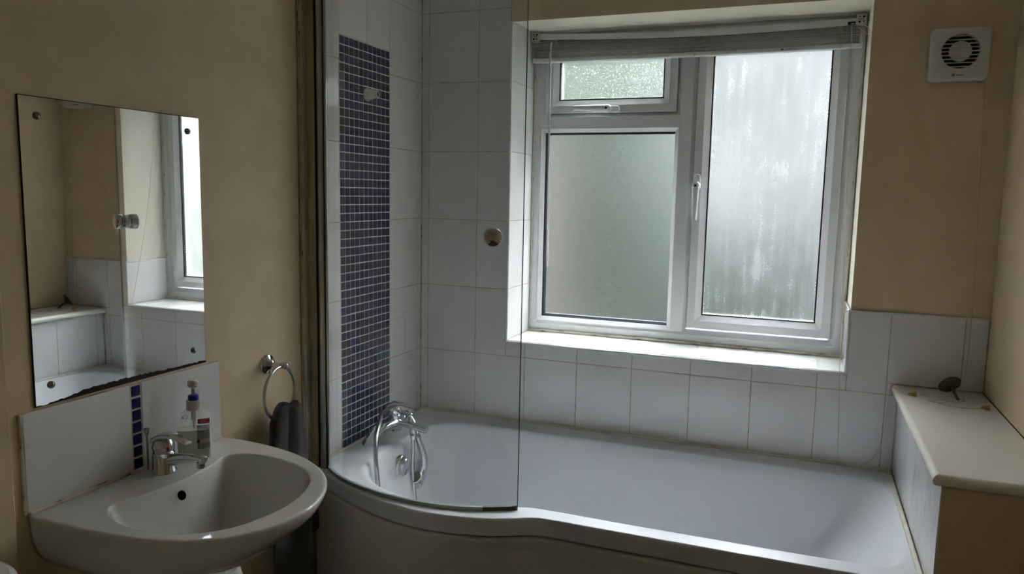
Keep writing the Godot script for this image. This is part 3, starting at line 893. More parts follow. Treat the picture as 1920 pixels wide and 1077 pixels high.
# ---------------------------------------------------------------- basin, splashback, basin tap, soap
func build_basin() -> void:
	var zc := 1.335
	# splashback: two big tiles and a strip of navy mosaic
	var sp := thing("splashback", "white tiled splashback with a navy mosaic strip behind the basin", "splashback", Vector3(0, -0.037, zc))
	var b := sp.position
	part("grout", shifted(MB.new().box(Vector3(-0.0079, -0.034, 1.077), Vector3(-0.0012, 0.163, 1.598), 0.001), b), M.grout, sp)
	lay(sp, "tile", Vector3(0.0005, 0.0645, 1.1995) - b, B_LEFT, 0.2415, 0.197, M.tile)
	lay(sp, "tile", Vector3(0.0005, 0.0645, 1.4735) - b, B_LEFT, 0.2455, 0.197, M.tile)
	var mm := MB.new().box(Vector3(-0.0118, -0.0118, -0.0035), Vector3(0.0118, 0.0118, 0), 0.002).mesh()
	for k in 7:
		var o := part("mosaic_tile", mm, M["mosaic%d" % (k % 3)], sp)
		o.transform = Transform3D(B_LEFT * Basis.from_euler(Vector3(rng.randf_range(-0.02, 0.02), rng.randf_range(-0.02, 0.02), 0)), Vector3(0.0010, -0.0195 + 0.0277 * k, 1.3352) - b)
	part("sealant_bead", shifted(MB.new().tube([Vector3(0.0015, -0.0345, 1.08), Vector3(0.0015, -0.0345, 1.593)], 0.004, 8), b), M.sealant, sp)
	part("sealant_bead", shifted(MB.new().tube([Vector3(-0.004, -0.036, 1.5985), Vector3(-0.004, 0.163, 1.5985)], 0.0035, 8), b), M.sealant, sp)

	var t := thing("washbasin", "white ceramic washbasin with a rounded front below the mirror", "washbasin", Vector3(0.0, -0.24, zc))
	b = t.position
	var half := [Vector2(0.0, -0.262), Vector2(0.08, -0.264), Vector2(0.184, -0.252), Vector2(0.287, -0.220), Vector2(0.371, -0.168), Vector2(0.417, -0.119), Vector2(0.449, -0.062), Vector2(0.468, 0.005), Vector2(0.464, 0.075), Vector2(0.446, 0.135), Vector2(0.410, 0.187), Vector2(0.355, 0.226), Vector2(0.283, 0.250), Vector2(0.195, 0.261), Vector2(0.09, 0.262), Vector2(0.0, 0.261)]
	var outer := spline(half, 4)
	var inl := [Vector2(0.128, -0.01), Vector2(0.120, -0.09), Vector2(0.103, -0.150), Vector2(0.125, -0.178), Vector2(0.165, -0.191), Vector2(0.231, -0.190), Vector2(0.316, -0.166), Vector2(0.372, -0.122), Vector2(0.404, -0.060), Vector2(0.419, 0.015), Vector2(0.412, 0.085), Vector2(0.388, 0.148), Vector2(0.340, 0.194), Vector2(0.282, 0.217), Vector2(0.215, 0.221), Vector2(0.150, 0.203), Vector2(0.105, 0.168), Vector2(0.108, 0.135), Vector2(0.122, 0.07), Vector2(0.128, -0.01)]
	var inner := spline(inl, 4)
	inner.remove_at(inner.size() - 1)
	var c := Vector2(0.235, 0.01)
	var ang := []
	for i in 120: ang.append(TAU * i / 120)
	for p in [half[0], half[-1]]: ang.append(fposmod((p - c).angle(), TAU))
	ang.sort()
	var O := func(y: float, sx: float, sz: float, grow := 0.0) -> PackedVector3Array:
		var o := PackedVector3Array()
		for a in ang:
			var q: Vector2 = c + Vector2(cos(a), sin(a)) * (poly_at(outer, c, a) + grow)
			o.append(Vector3(max(q.x * sx, 0.0012), y, zc + 0.0 + q.y * sz) - b)
		return o
	var I := func(y: float, s: float, dx := 0.0) -> PackedVector3Array:
		var o := PackedVector3Array()
		for a in ang:
			var q: Vector2 = c + Vector2(cos(a), sin(a)) * poly_at(inner, c, a) * s
			o.append(Vector3(q.x + dx, y, zc + q.y) - b)
		return o
	var rings := [O.call(-0.226, 0.36, 0.30), O.call(-0.217, 0.44, 0.46), O.call(-0.196, 0.54, 0.62), O.call(-0.172, 0.66, 0.77), O.call(-0.145, 0.765, 0.885), O.call(-0.118, 0.855, 0.955), O.call(-0.090, 0.93, 0.99), O.call(-0.068, 0.98, 1.0), O.call(-0.052, 1.0, 1.002), O.call(-0.0450, 1.004, 1.003), O.call(-0.0410, 1.004, 1.0025), O.call(-0.0386, 1.0015, 1.0, -0.0003), O.call(-0.0374, 0.9985, 0.997, -0.0012), O.call(-0.0370, 0.994, 0.993, -0.003), O.call(-0.0370, 0.990, 0.989, -0.004)]
	rings.append_array([I.call(-0.0378, 1.030), I.call(-0.0379, 1.015), I.call(-0.0384, 1.005), I.call(-0.0398, 0.998), I.call(-0.0430, 0.992), I.call(-0.0480, 0.984), I.call(-0.062, 0.960), I.call(-0.090, 0.90), I.call(-0.125, 0.80), I.call(-0.155, 0.66), I.call(-0.175, 0.50), I.call(-0.187, 0.30), I.call(-0.192, 0.10)])
	var bw := MB.new().loft(rings, true, true, true, 1)
	part("bowl", bw, M.ceramic, t)
	part("overflow_hole", MB.new().lathe([[0.0105, 0.0], [0.0105, 0.002], [0.009, 0.0025]], Transform3D(basis_along(Vector3(1, 0.45, 0.0)), Vector3(0.1385, -0.066, 1.352) - b), 20), M.hole, t)

	var pd := thing("basin_pedestal", "white ceramic pedestal holding up the washbasin", "pedestal", Vector3(0.0, FLOOR, zc))
	var prs := []
	for q in [[FLOOR, 0.17, 0.115], [-0.70, 0.165, 0.105], [-0.5, 0.20, 0.085], [-0.33, 0.245, 0.088], [-0.265, 0.262, 0.094], [-0.2275, 0.255, 0.090]]:
		var ring := PackedVector3Array()
		for i in 32:
			var a := TAU * i / 32
			ring.append(Vector3(0.004 + (q[1] - 0.004) * max(0.0, 0.5 + 0.5 * cos(a)), q[0] - FLOOR, q[2] * sin(a)))
		prs.append(ring)
	part("column", MB.new().loft(prs, true, true, true, 1), M.ceramic, pd)

	# basin mixer tap
	var tp := thing("basin_mixer_tap", "chrome single lever mixer tap on the deck of the washbasin", "tap", Vector3(0.055, -0.0365, 1.317))
	part("body", MB.new().lathe([[0.0265, 0.0], [0.0265, 0.004], [0.0245, 0.006], [0.0235, 0.046], [0.0235, 0.046], [0.0205, 0.048], [0.0205, 0.0505], [0.0205, 0.0505], [0.0235, 0.052], [0.0238, 0.060], [0.021, 0.071], [0.013, 0.078], [0.0, 0.080]], Transform3D(), 32), M.chrome, tp)
	var spt := spline([Vector3(0.010, 0.026, 0), Vector3(0.035, 0.034, 0), Vector3(0.070, 0.041, 0), Vector3(0.100, 0.0435, 0), Vector3(0.110, 0.043, 0), Vector3(0.117, 0.040, 0)], 5)
	var sr := []
	for i in spt.size(): sr.append(lerpf(0.0145, 0.0085, min(1.0, i / float(spt.size() - 1) * 1.5)) + 0.003 * smoothstep(0.7, 0.85, i / float(spt.size() - 1)) - 0.004 * smoothstep(0.92, 1.0, i / float(spt.size() - 1)))
	var sput := part("spout", MB.new().tube(spt, sr, 16), M.chrome, tp)
	part("aerator", MB.new().lathe([[0.0075, -0.008], [0.0085, -0.006], [0.0085, 0.006]], Transform3D(Basis(), Vector3(0.106, 0.032, 0)), 18), M.worn_chrome, sput)
	var lv := MB.new()
	var lr := []
	for q in spline([Vector3(-0.020, 0.072, 0.0), Vector3(0.0, 0.082, 0.0), Vector3(0.03, 0.086, 0.0), Vector3(0.055, 0.081, 0.0), Vector3(0.072, 0.075, 0.0)], 4):
		var w: float = 0.021 - 0.011 * clamp((q.x + 0.02) / 0.09, 0.0, 1.0)
		var ring := PackedVector3Array()
		for i in 14:
			var a := TAU * i / 14
			ring.append(q + Vector3(0, sin(a) * (0.0085 - 0.004 * clamp(q.x / 0.07, 0.0, 1.0)), cos(a) * w))
		lr.append(ring)
	lv.loft(lr, true, true, true, 1)
	part("lever", lv, M.chrome, tp)
	part("temperature_dot", MB.new().lathe([[0.0045, 0.0], [0.0045, 0.0012], [0.0, 0.002]], Transform3D(basis_along(Vector3(1, 0.15, 0.35)), Vector3(0.0222, 0.0585, 0.0078)), 14), M.red, tp)
	part("pop_up_rod", MB.new().tube([Vector3(-0.037, 0.0, 0.010), Vector3(-0.037, 0.080, 0.010)], 0.0022, 8).lathe([[0.002, 0.0], [0.0035, 0.003], [0.0062, 0.014], [0.0055, 0.019], [0.0, 0.0205]], Transform3D(Basis(), Vector3(-0.037, 0.079, 0.010)), 14), M.worn_chrome, tp)

	build_soap()

func build_soap() -> void:
	var t := thing("soap_bottle", "clear pump soap bottle half full of cream liquid beside the basin tap", "bottle", Vector3(0.050, -0.0365, 1.219))
	t.rotation.y = 0.72
	t.scale = Vector3(1.05, 1.08, 1.05)
	var body := func(y0: float, y1: float, inset: float) -> Array:
		var rs := []
		var prof := [[0.0, 0.0325, 0.0185], [0.004, 0.0355, 0.0205], [0.03, 0.037, 0.0215], [0.075, 0.037, 0.0215], [0.092, 0.0345, 0.0205], [0.102, 0.029, 0.0185], [0.109, 0.020, 0.0155], [0.113, 0.0145, 0.0140], [0.117, 0.0135, 0.0135]]
		for k in prof.size():
			var q: Array = prof[k]
			if q[0] < y0 - 1e-6 or q[0] > y1 + 1e-6: continue
			var ring := PackedVector3Array()
			for i in 40:
				var a := TAU * i / 40
				var ca := cos(a)
				var sa := sin(a)
				var e := 0.62 if q[0] < 0.1 else 0.9
				ring.append(Vector3(signf(ca) * pow(absf(ca), e) * (q[1] - inset), q[0] + (inset if k == 0 else 0.0), signf(sa) * pow(absf(sa), e) * (q[2] - inset)))
			rs.append(ring)
		return rs
	part("bottle_body", MB.new().loft(body.call(0.0, 0.2, 0.0), true, true, true, 1), M.bottle_clear, t)
	var so: Array = body.call(0.0, 0.03, 0.0012)
	var lid := PackedVector3Array()
	for p in so[-1]: lid.append(Vector3(p.x, 0.066, p.z))
	so.append(lid)
	part("liquid_soap", MB.new().loft(so, true, true, true, 1), M.soap, t)
	part("collar", MB.new().lathe([[0.0155, 0.108], [0.0160, 0.110], [0.0160, 0.128], [0.0150, 0.130], [0.0, 0.130]], Transform3D(), 28), M.pump_white, t)
	part("dip_tube", MB.new().tube([Vector3(0, 0.108, 0), Vector3(0, 0.085, 0)], 0.0062, 12).tube([Vector3(0, 0.085, 0), Vector3(0.003, 0.01, 0)], 0.0030, 8), M.pump_white, t)
	part("lock_ring", MB.new().lathe([[0.0115, 0.130], [0.0115, 0.139], [0.0105, 0.1405], [0.0, 0.1405]], Transform3D(), 24), M.blue, t)
	var ph := MB.new().lathe([[0.0042, 0.140], [0.0042, 0.156], [0.0042, 0.156], [0.0110, 0.159], [0.0120, 0.163], [0.0115, 0.170], [0.009, 0.1725], [0.0, 0.1735]], Transform3D(), 24)
	ph.tube([Vector3(0, 0.165, 0), Vector3(-0.004, 0.1655, -0.018), Vector3(-0.008, 0.162, -0.030)], [0.0065, 0.0055, 0.0045], 10)
	part("pump_head", ph, M.pump_white, t)
	# print on the faces of the bottle
	var pl := MB.new()
	var col := []
	for i in 9:
		var x := lerpf(0.0055, 0.0345, i / 8.0)
		var z := 0.0215 * pow(max(0.0, 1.0 - pow(x / 0.037, 2.0 / 0.62)), 0.62 / 2.0) + 0.0006
		col.append(PackedVector3Array([Vector3(x, 0.024, z), Vector3(x, 0.092, z)]))
	pl.loft(col, false, false, false, 1)
	pl.uvf = func(p: Vector3) -> Vector2: return Vector2((p.x - 0.0055) / 0.029, (0.092 - p.y) / 0.068)
	var im := Image.create(100, 256, false, Image.FORMAT_RGBA8)
	im.fill(Color(0.9, 0.9, 0.9, 0.0))
	im.fill_rect(Rect2i(10, 2, 84, 40), Color(0.66, 0.07, 0.16))
	for k in 3: im.fill_rect(Rect2i(24, 10 + 9 * k, 60 - 14 * (k % 2), 3), Color(0.9, 0.75, 0.75))
	var r2 := RandomNumberGenerator.new(); r2.seed = 4
	for k in 17:
		var x := 4
		while x < 92:
			var w := r2.randi_range(4, 13)
			im.fill_rect(Rect2i(x, 54 + 7 * k, min(w, 94 - x), 4), Color(0.25, 0.27, 0.48) if k % 5 != 0 else Color(0.16, 0.18, 0.42))
			x += w + 3
	im.fill_rect(Rect2i(0, 176, 22, 26), Color(0.2, 0.2, 0.22))
	var x2 := 4
	while x2 < 60:
		var w2 := r2.randi_range(1, 3)
		im.fill_rect(Rect2i(x2, 206, w2, 48), Color(0.13, 0.13, 0.15))
		x2 += w2 + r2.randi_range(1, 3)
	for k in 9: im.fill_rect(Rect2i(66, 200 + 6 * k, 28, 3), Color(0.25, 0.27, 0.48))
	var lm := mat("bottle_print", Color(1, 1, 1), 0.4)
	lm.albedo_texture = ImageTexture.create_from_image(im)
	lm.transparency = BaseMaterial3D.TRANSPARENCY_ALPHA_SCISSOR
	lm.alpha_scissor_threshold = 0.5
	part("back_label", pl, lm, t, false)
	var tm := TextMesh.new()
	tm.text = "Ca"
	var sf := SystemFont.new(); sf.font_names = PackedStringArray(["Droid Serif"]); sf.font_italic = true
	tm.font = sf; tm.font_size = 32; tm.pixel_size = 0.00036; tm.depth = 0.0002
	var tx := MeshInstance3D.new()
	tx.mesh = tm; tx.material_override = M.blue
	tx.name = "front_lettering"
	t.add_child(tx, true)
	tx.position = Vector3(-0.021, 0.086, -0.0208)
	tx.rotation = Vector3(0, PI, 0.12)

# ---------------------------------------------------------------- bath taps and hand shower
func build_bath_taps() -> void:
	var t := thing("bath_mixer_tap", "chrome bath filler tap with one lever standing on the tap end of the bath", "tap", Vector3(0.055, RIM, 0.37))
	var b := t.position
	for z in [0.462, 0.282]:
		var leg := MB.new().tube([Vector3(0.052, RIM + 0.001, z) - b, Vector3(0.054, RIM + 0.006, z) - b, Vector3(0.062, -0.215, z) - b, Vector3(0.082, -0.188, z) - b, Vector3(0.100, -0.180, z) - b], [0.0225, 0.021, 0.0165, 0.0165, 0.0165], 22)
		part("pillar", leg, M.chrome, t)
	var body := MB.new()
	body.tube([Vector3(0.100, -0.182, 0.478) - b, Vector3(0.100, -0.182, 0.452) - b], 0.0185, 22)
	body.tube([Vector3(0.100, -0.182, 0.452) - b, Vector3(0.103, -0.184, 0.40) - b, Vector3(0.106, -0.186, 0.372) - b, Vector3(0.103, -0.184, 0.344) - b, Vector3(0.100, -0.182, 0.292) - b], [0.0150, 0.0170, 0.0215, 0.0170, 0.0150], 22)
	body.tube([Vector3(0.100, -0.182, 0.292) - b, Vector3(0.100, -0.182, 0.266) - b], 0.0185, 22)
	part("body", body, M.chrome, t)
	var sp := []
	var srr := []
	for q in spline([Vector3(0.104, -0.184, 0.372), Vector3(0.13, -0.182, 0.372), Vector3(0.165, -0.186, 0.372), Vector3(0.205, -0.193, 0.372), Vector3(0.222, -0.196, 0.372)], 4):
		sp.append(q - b); srr.append(0.0165)
	part("spout", MB.new().tube(sp, srr, 18, 1, Vector2(1.05, 0.72)), M.chrome, t)
	var hub := MB.new().lathe([[0.021, 0.0], [0.0205, 0.022], [0.0205, 0.022], [0.0185, 0.0235], [0.0185, 0.026], [0.0185, 0.026], [0.0215, 0.0275], [0.0225, 0.042], [0.018, 0.052], [0.008, 0.057], [0.0, 0.058]], Transform3D(basis_along(Vector3(-0.05, 1, 0)), Vector3(0.101, -0.180, 0.372) - b), 28)
	part("cartridge", hub, M.chrome, t)
	var lr := []
	for q in spline([Vector3(0.080, -0.128, 0.372), Vector3(0.098, -0.117, 0.372), Vector3(0.125, -0.115, 0.372), Vector3(0.155, -0.121, 0.372), Vector3(0.180, -0.127, 0.372)], 4):
		var k: float = clamp((q.x - 0.08) / 0.10, 0.0, 1.0)
		var ring := PackedVector3Array()
		for i in 14:
			var a := TAU * i / 14
			ring.append(q - b + Vector3(0, sin(a) * lerpf(0.010, 0.0035, k), cos(a) * lerpf(0.020, 0.009, k)))
		lr.append(ring)
	part("lever", MB.new().loft(lr, true, true, true, 1), M.chrome, t)
	part("temperature_dot", MB.new().lathe([[0.0045, 0.0], [0.0045, 0.0012], [0.0, 0.002]], Transform3D(basis_along(Vector3(1, 0.1, 0.5)), Vector3(0.1195, -0.140, 0.382) - b), 14), M.red, t)
	part("diverter_knob", MB.new().lathe([[0.008, 0.0], [0.006, 0.006], [0.005, 0.018], [0.005, 0.018], [0.009, 0.020], [0.0095, 0.027], [0.006, 0.031], [0.0, 0.032]], Transform3D(Basis(), Vector3(0.160, -0.174, 0.372) - b), 20), M.chrome, t)
	part("outlet_nut", MB.new().lathe([[0.0115, -0.022], [0.0125, -0.020], [0.0125, 0.0]], Transform3D(Basis(), Vector3(0.165, -0.193, 0.362) - b), 8), M.chrome, t)

	var hs := thing("hand_shower", "chrome hand shower on a ribbed metal hose hanging from the bath tap", "hand shower", Vector3(0.165, -0.225, 0.36))
	b = hs.position
	# hose: out of the tap, down into the bath, back up behind the lever and over to the handset
	var path := spline([Vector3(0.165, -0.212, 0.362), Vector3(0.165, -0.27, 0.362), Vector3(0.163, -0.37, 0.358), Vector3(0.172, -0.50, 0.35), Vector3(0.20, -0.575, 0.385), Vector3(0.235, -0.585, 0.46), Vector3(0.220, -0.56, 0.53), Vector3(0.190, -0.49, 0.575), Vector3(0.176, -0.40, 0.590), Vector3(0.172, -0.31, 0.600), Vector3(0.160, -0.235, 0.592), Vector3(0.142, -0.182, 0.562), Vector3(0.118, -0.158, 0.508), Vector3(0.090, -0.149, 0.447), Vector3(0.068, -0.148, 0.400), Vector3(0.064, -0.150, 0.350), Vector3(0.085, -0.160, 0.318), Vector3(0.120, -0.175, 0.308), Vector3(0.152, -0.207, 0.320), Vector3(0.168, -0.232, 0.340)], 24)
	var pts := []
	var rr := []
	for i in path.size():
		pts.append(path[i] - b); rr.append(0.0072)
	# corrugated: resample evenly and alternate the radius
	var cu := Curve3D.new()
	cu.bake_interval = 0.004
	for q in pts: cu.add_point(q)
	var L := cu.get_baked_length()
	var ev := []
	var er := []
	var step := 0.0022
	for i in int(L / step):
		ev.append(cu.sample_baked(i * step)); er.append(0.0080 if i % 2 == 0 else 0.0060)
	part("hose", MB.new().tube(ev, er, 10), M.steel_hose, hs)
	part("hose_nut", MB.new().lathe([[0.0105, 0.0], [0.0105, 0.020], [0.009, 0.023]], Transform3D(Basis(), Vector3(0.165, -0.236, 0.362) - b), 12), M.chrome, hs)
	var hp := spline([Vector3(0.170, -0.226, 0.345), Vector3(0.170, -0.245, 0.336), Vector3(0.171, -0.275, 0.318), Vector3(0.172, -0.310, 0.302), Vector3(0.172, -0.350, 0.297), Vector3(0.171, -0.382, 0.310), Vector3(0.170, -0.398, 0.334), Vector3(0.170, -0.400, 0.352)], 5)
	var hv := []
	var hr := []
	for i in hp.size():
		var k := float(i) / (hp.size() - 1)
		hv.append(hp[i] - b)
		hr.append(0.0108 + 0.004 * smoothstep(0.1, 0.5, k) + 0.006 * smoothstep(0.6, 0.95, k) - 0.004 * smoothstep(0.93, 1.0, k))
	part("handle", MB.new().tube(hv, hr, 18), M.chrome, hs)
	part("collar", MB.new().lathe([[0.0125, 0.0], [0.0125, 0.010]], at_dir(Vector3(0.170, -0.240, 0.338) - b, Vector3(0, 0.85, 0.45)), 18), M.chrome, hs)
	var hd := at_dir(Vector3(0.171, -0.378, 0.345) - b, Vector3(-0.15, 0.55, 0.75))
	part("spray_head", MB.new().lathe([[0.012, -0.02], [0.021, -0.006], [0.0225, 0.002], [0.0215, 0.006], [0.0195, 0.0075]], hd, 26), M.chrome, hs)
	part("spray_face", MB.new().lathe([[0.0195, 0.0070], [0.0185, 0.0095], [0.0, 0.0105]], hd, 26), M.bronze, hs)

	var sb := thing("shower_bracket", "chrome cone shaped shower bracket fixed to the navy mosaic strip", "bracket", Vector3(0.003, 0.912, 0.381))
	part("cone", MB.new().lathe([[0.0215, -0.002], [0.0215, 0.003], [0.0195, 0.006], [0.0115, 0.034], [0.0115, 0.034], [0.0125, 0.036], [0.0115, 0.040], [0.0095, 0.041], [0.0085, 0.034]], at_dir(Vector3(), Vector3(1, 0.0, 0.0)), 32), M.satin_bright, sb)
	part("socket", MB.new().lathe([[0.0088, 0.0385], [0.0, 0.0388]], at_dir(Vector3(), Vector3(1, 0, 0)), 20), M.black, sb)

# ---------------------------------------------------------------- mirror
func build_mirror() -> void:
	var t := thing("wall_mirror", "frameless rectangular mirror with a worn lower edge screwed above the washbasin", "mirror", Vector3(-0.008, 0.166, 1.342))
	var b := t.position
	var poly := PackedVector2Array()         # x along -z of the wall, y up
	var n := FastNoiseLite.new(); n.seed = 3; n.frequency = 9.0; n.fractal_octaves = 3
	poly.append(Vector2(-0.2232, 0.597)); 
	for i in 61:
		var u := -0.2225 + 0.445 * i / 60.0
		var k := (u + 0.2225) / 0.445
		var gap := 0.001 + 0.0105 * smoothstep(0.02, 0.30, k) * (1.0 - 0.65 * smoothstep(0.45, 1.0, k)) + 0.0035 * n.get_noise_1d(u * 14.0)
		poly.append(Vector2(u, 0.003 + max(gap, 0.0)))
	poly.append(Vector2(0.2222, 0.597))
	var tr := Transform3D(B_LEFT, Vector3(0.0012, 0, 0))
	part("mirror_glass", MB.new().slab(poly, 0.003, tr, 0.0), M.silver, t)
	part("glass_edge", MB.new().slab(PackedVector2Array([Vector2(-0.2245, 0.002), Vector2(0.2235, 0.002), Vector2(0.2235, 0.5985), Vector2(-0.2245, 0.5985)]), 0.0032, Transform3D(B_LEFT, Vector3(0.0005, 0, 0))), M.dark_backing, t)
	for q in [[0.728, 1.530], [0.730, 1.1555], [0.2055, 1.1585], [0.2065, 1.5315]]:
		part("screw_cap", MB.new().lathe([[0.0075, 0.0], [0.0072, 0.0025], [0.0055, 0.0045], [0.0, 0.0055]], at_dir(Vector3(-0.0039, q[0], q[1]) - b, Vector3(1, 0, 0)), 20), M.worn_chrome, t)

# ---------------------------------------------------------------- towel ring and towel
func build_towel() -> void:
	var t := thing("towel_ring", "chrome towel ring on a round backplate on the beige wall", "towel ring", Vector3(-0.008, 0.115, 0.889))
	var b := t.position
	part("backplate", MB.new().lathe([[0.0285, 0.0], [0.0285, 0.004], [0.026, 0.008], [0.0205, 0.009], [0.0185, 0.0115], [0.0145, 0.013], [0.0105, 0.022], [0.0, 0.022]], at_dir(Vector3(), Vector3(1, 0, 0)), 36), M.chrome, t)
	part("post", MB.new().lathe([[0.0075, 0.0], [0.0065, 0.03], [0.0065, 0.038], [0.0095, 0.043], [0.0105, 0.05], [0.0085, 0.0575], [0.0, 0.0615]], at_dir(Vector3(0.012, 0.0, 0), Vector3(1, 0.04, 0)), 20), M.chrome, t)
	var c := Vector3(0.052, 0.045, 0.911) - b
	var rings := []
	var side := Vector3(-0.085, 0, -1).normalized()
	for i in 48:
		var a := TAU * i / 48
		var d := side * cos(a) + Vector3.UP * sin(a)
		var nn := side.cross(Vector3.UP)
		var ring := PackedVector3Array()
		for j in 10:
			var q := TAU * j / 10
			ring.append(c + d * (0.0715 + 0.0045 * cos(q)) + nn * 0.0045 * sin(q))
		rings.append(ring)
	part("ring", MB.new().loft(rings, true, false, false, 1, true), M.ring_chrome, t)
	# towel: gathered through the ring, two falls with folds
	var w := thing("hand_towel", "dark grey hand towel hanging gathered through the chrome towel ring", "towel", Vector3(0.05, -0.03, 0.90))
	b = w.position
	var fall := func(x: float, zs: Array, ph: float, thick: float) -> MB:
		var rs := []
		var M2 := 44
		for k in zs.size():
			var q: Array = zs[k]                # y, z0, z1, amplitude, dx
			var ring := PackedVector3Array()
			for i in M2 * 2:
				var front := i < M2
				var u := float(i) / (M2 - 1) if front else float(2 * M2 - 1 - i) / (M2 - 1)
				var amp: float = q[3]
				var wave := amp * (sin(u * 10.0 + ph + k * 0.10) * 0.75 + sin(u * 21.0 + ph * 2.3 + k * 0.22) * 0.22)
				var edge := 1.0 - pow(absf(2.0 * u - 1.0), 6.0)
				var xo: float = x + q[4] + wave + (thick if front else -thick) * (0.35 + 0.65 * edge)
				ring.append(Vector3(xo, q[0] + (q[5] if q.size() > 5 else 0.0) * (u - 0.5), lerpf(q[2], q[1], u)) - b)
			rs.append(ring)
		return MB.new().loft(rs, true, true, true, 1)
	var f1 := [[0.004, 0.868, 0.898, 0.002, 0.004, 0.0], [0.006, 0.855, 0.925, 0.004, 0.008, 0.014], [-0.012, 0.845, 0.952, 0.006, 0.014, 0.024], [-0.045, 0.835, 0.962, 0.008, 0.016, 0.018], [-0.10, 0.820, 0.972, 0.0095, 0.015, 0.01], [-0.18, 0.805, 0.980, 0.010, 0.013, 0.0], [-0.28, 0.800, 0.985, 0.010, 0.016, 0.0], [-0.38, 0.800, 0.988, 0.010, 0.020, 0.0], [-0.475, 0.802, 0.990, 0.010, 0.022, -0.02], [-0.497, 0.803, 0.990, 0.010, 0.022, -0.02]]
	part("front_fall", fall.call(0.058, f1, 0.4, 0.011), M.towel, w)
	var f2 := [[0.004, 0.858, 0.880, 0.001, 0.002, 0.0], [-0.004, 0.846, 0.905, 0.003, 0.004, 0.006], [-0.04, 0.826, 0.93, 0.005, 0.006, 0.0], [-0.10, 0.800, 0.94, 0.007, 0.010, 0.0], [-0.18, 0.775, 0.945, 0.008, 0.016, 0.0], [-0.235, 0.762, 0.945, 0.008, 0.022, 0.0], [-0.30, 0.766, 0.92, 0.006, 0.036, 0.0], [-0.395, 0.762, 0.90, 0.006, 0.038, 0.02], [-0.412, 0.764, 0.90, 0.006, 0.038, 0.02]]
	part("back_fall", fall.call(0.026, f2, 2.1, 0.008), M.towel, w)

# ---------------------------------------------------------------- extractor fan
func build_fan() -> void:
	var c := Vector3(1.7475, 1.0235, -0.0075)
	var t := thing("extractor_fan", "square white extractor fan with a slatted round grille high on the beige wall", "fan", c)
	var O := func(w: float, r: float, z: float) -> PackedVector3Array:
		var o := PackedVector3Array()
		for p in rrect(w, w * 0.985, r, 11): o.append(Vector3(p.x, p.y, z))
		return o
	var C := func(r: float, z: float, dy := 0.006) -> PackedVector3Array:
		var o := PackedVector3Array()
		var k := 12
		for q in 4:
			for i in k:
				var a := PI / 2 * (q + float(i) / (k - 1) * 0.998 + 0.001)
				o.append(Vector3(cos(a) * r, sin(a) * r + dy, z))
		return o
	var rings := [O.call(0.148, 0.012, 0.0), O.call(0.153, 0.014, 0.004), O.call(0.152, 0.014, 0.026), O.call(0.149, 0.013, 0.033), O.call(0.143, 0.012, 0.036)]
	var m := MB.new().loft(rings, true, true, false, 1)
	m.loft([rings[-1], C.call(0.0485, 0.036)], true, false, false, -1)
	m.loft([C.call(0.0485, 0.036), C.call(0.0485, 0.012)], true, false, false, 3)
	m.loft([C.call(0.0485, 0.012)], true, false, true, -1)
	part("housing", m, M.fan_plastic, t, false)
	part("dark_throat", MB.new().lathe([[0.0482, 0.0], [0.0482, 0.004]], at_dir(Vector3(0, 0.006, 0.010), Vector3(0, 0, 1)), 40), M.fan_dark, t)
	part("hub_disc", MB.new().lathe([[0.0290, 0.0], [0.0290, 0.004], [0.0275, 0.0055], [0.0, 0.006]], at_dir(Vector3(0, 0.006, 0.0285), Vector3(0, 0, 1)), 40), M.fan_plastic, t)
	for k in 2:
		var a := 0.75 + k * (PI - 1.5)
		part("screw", MB.new().lathe([[0.004, 0.0], [0.004, 0.003], [0.0, 0.004]], at_dir(Vector3(cos(a) * 0.039, 0.006 + sin(a) * 0.039 - 0.004, 0.0145), Vector3(0, 0, 1)), 12), M.worn_chrome, t)
	for k in 9:
		var y := 0.006 + (k - 4) * 0.0107
		part("slat", MB.new().box(Vector3(-0.056, y - 0.0011, 0.026), Vector3(0.056, y + 0.0011, 0.0372), 0.0006), M.fan_plastic, t)
	# maker's mark in the lower strip
	var tm := TextMesh.new()
	tm.text = "Xpelair"
	var sf := SystemFont.new(); sf.font_names = PackedStringArray(["Droid Sans"]); sf.font_weight = 700
	tm.font = sf; tm.font_size = 32; tm.pixel_size = 0.000175; tm.depth = 0.0004
	var tx := MeshInstance3D.new()
	tx.mesh = tm; tx.material_override = M.ink; tx.name = "lettering"
	t.add_child(tx, true)
	tx.position = Vector3(0.004, -0.0605, 0.0362)
	var em := MB.new()
	for k in 4:
		var a := PI / 4 + PI / 2 * k
		em.tube([Vector3(-0.0135, -0.0605, 0.0362), Vector3(-0.0135 + cos(a) * 0.0028, -0.0605 + sin(a) * 0.0028, 0.0362)], [0.0004, 0.0011], 6)
	var rg := []
	for i in 24:
		var a := TAU * i / 24
		var ring := PackedVector3Array()
		for j in 5:
			var q := TAU * j / 5
			ring.append(Vector3(-0.0135 + cos(a) * (0.0034 + 0.0004 * cos(q)), -0.0605 + sin(a) * (0.0034 + 0.0004 * cos(q)), 0.0362 + 0.0003 * sin(q)))
		rg.append(ring)
	em.loft(rg, true, false, false, 1, true)
	part("emblem", em, M.ink, t)
	part("pull_cord", MB.new().tube([Vector3(0.070, -0.074, 0.012), Vector3(0.083, -0.35, 0.012), Vector3(0.0955, -0.77, 0.0125), Vector3(0.094, -0.90, 0.013), Vector3(0.080, -0.9845, 0.05)], 0.0009, 6), M.cord, t)

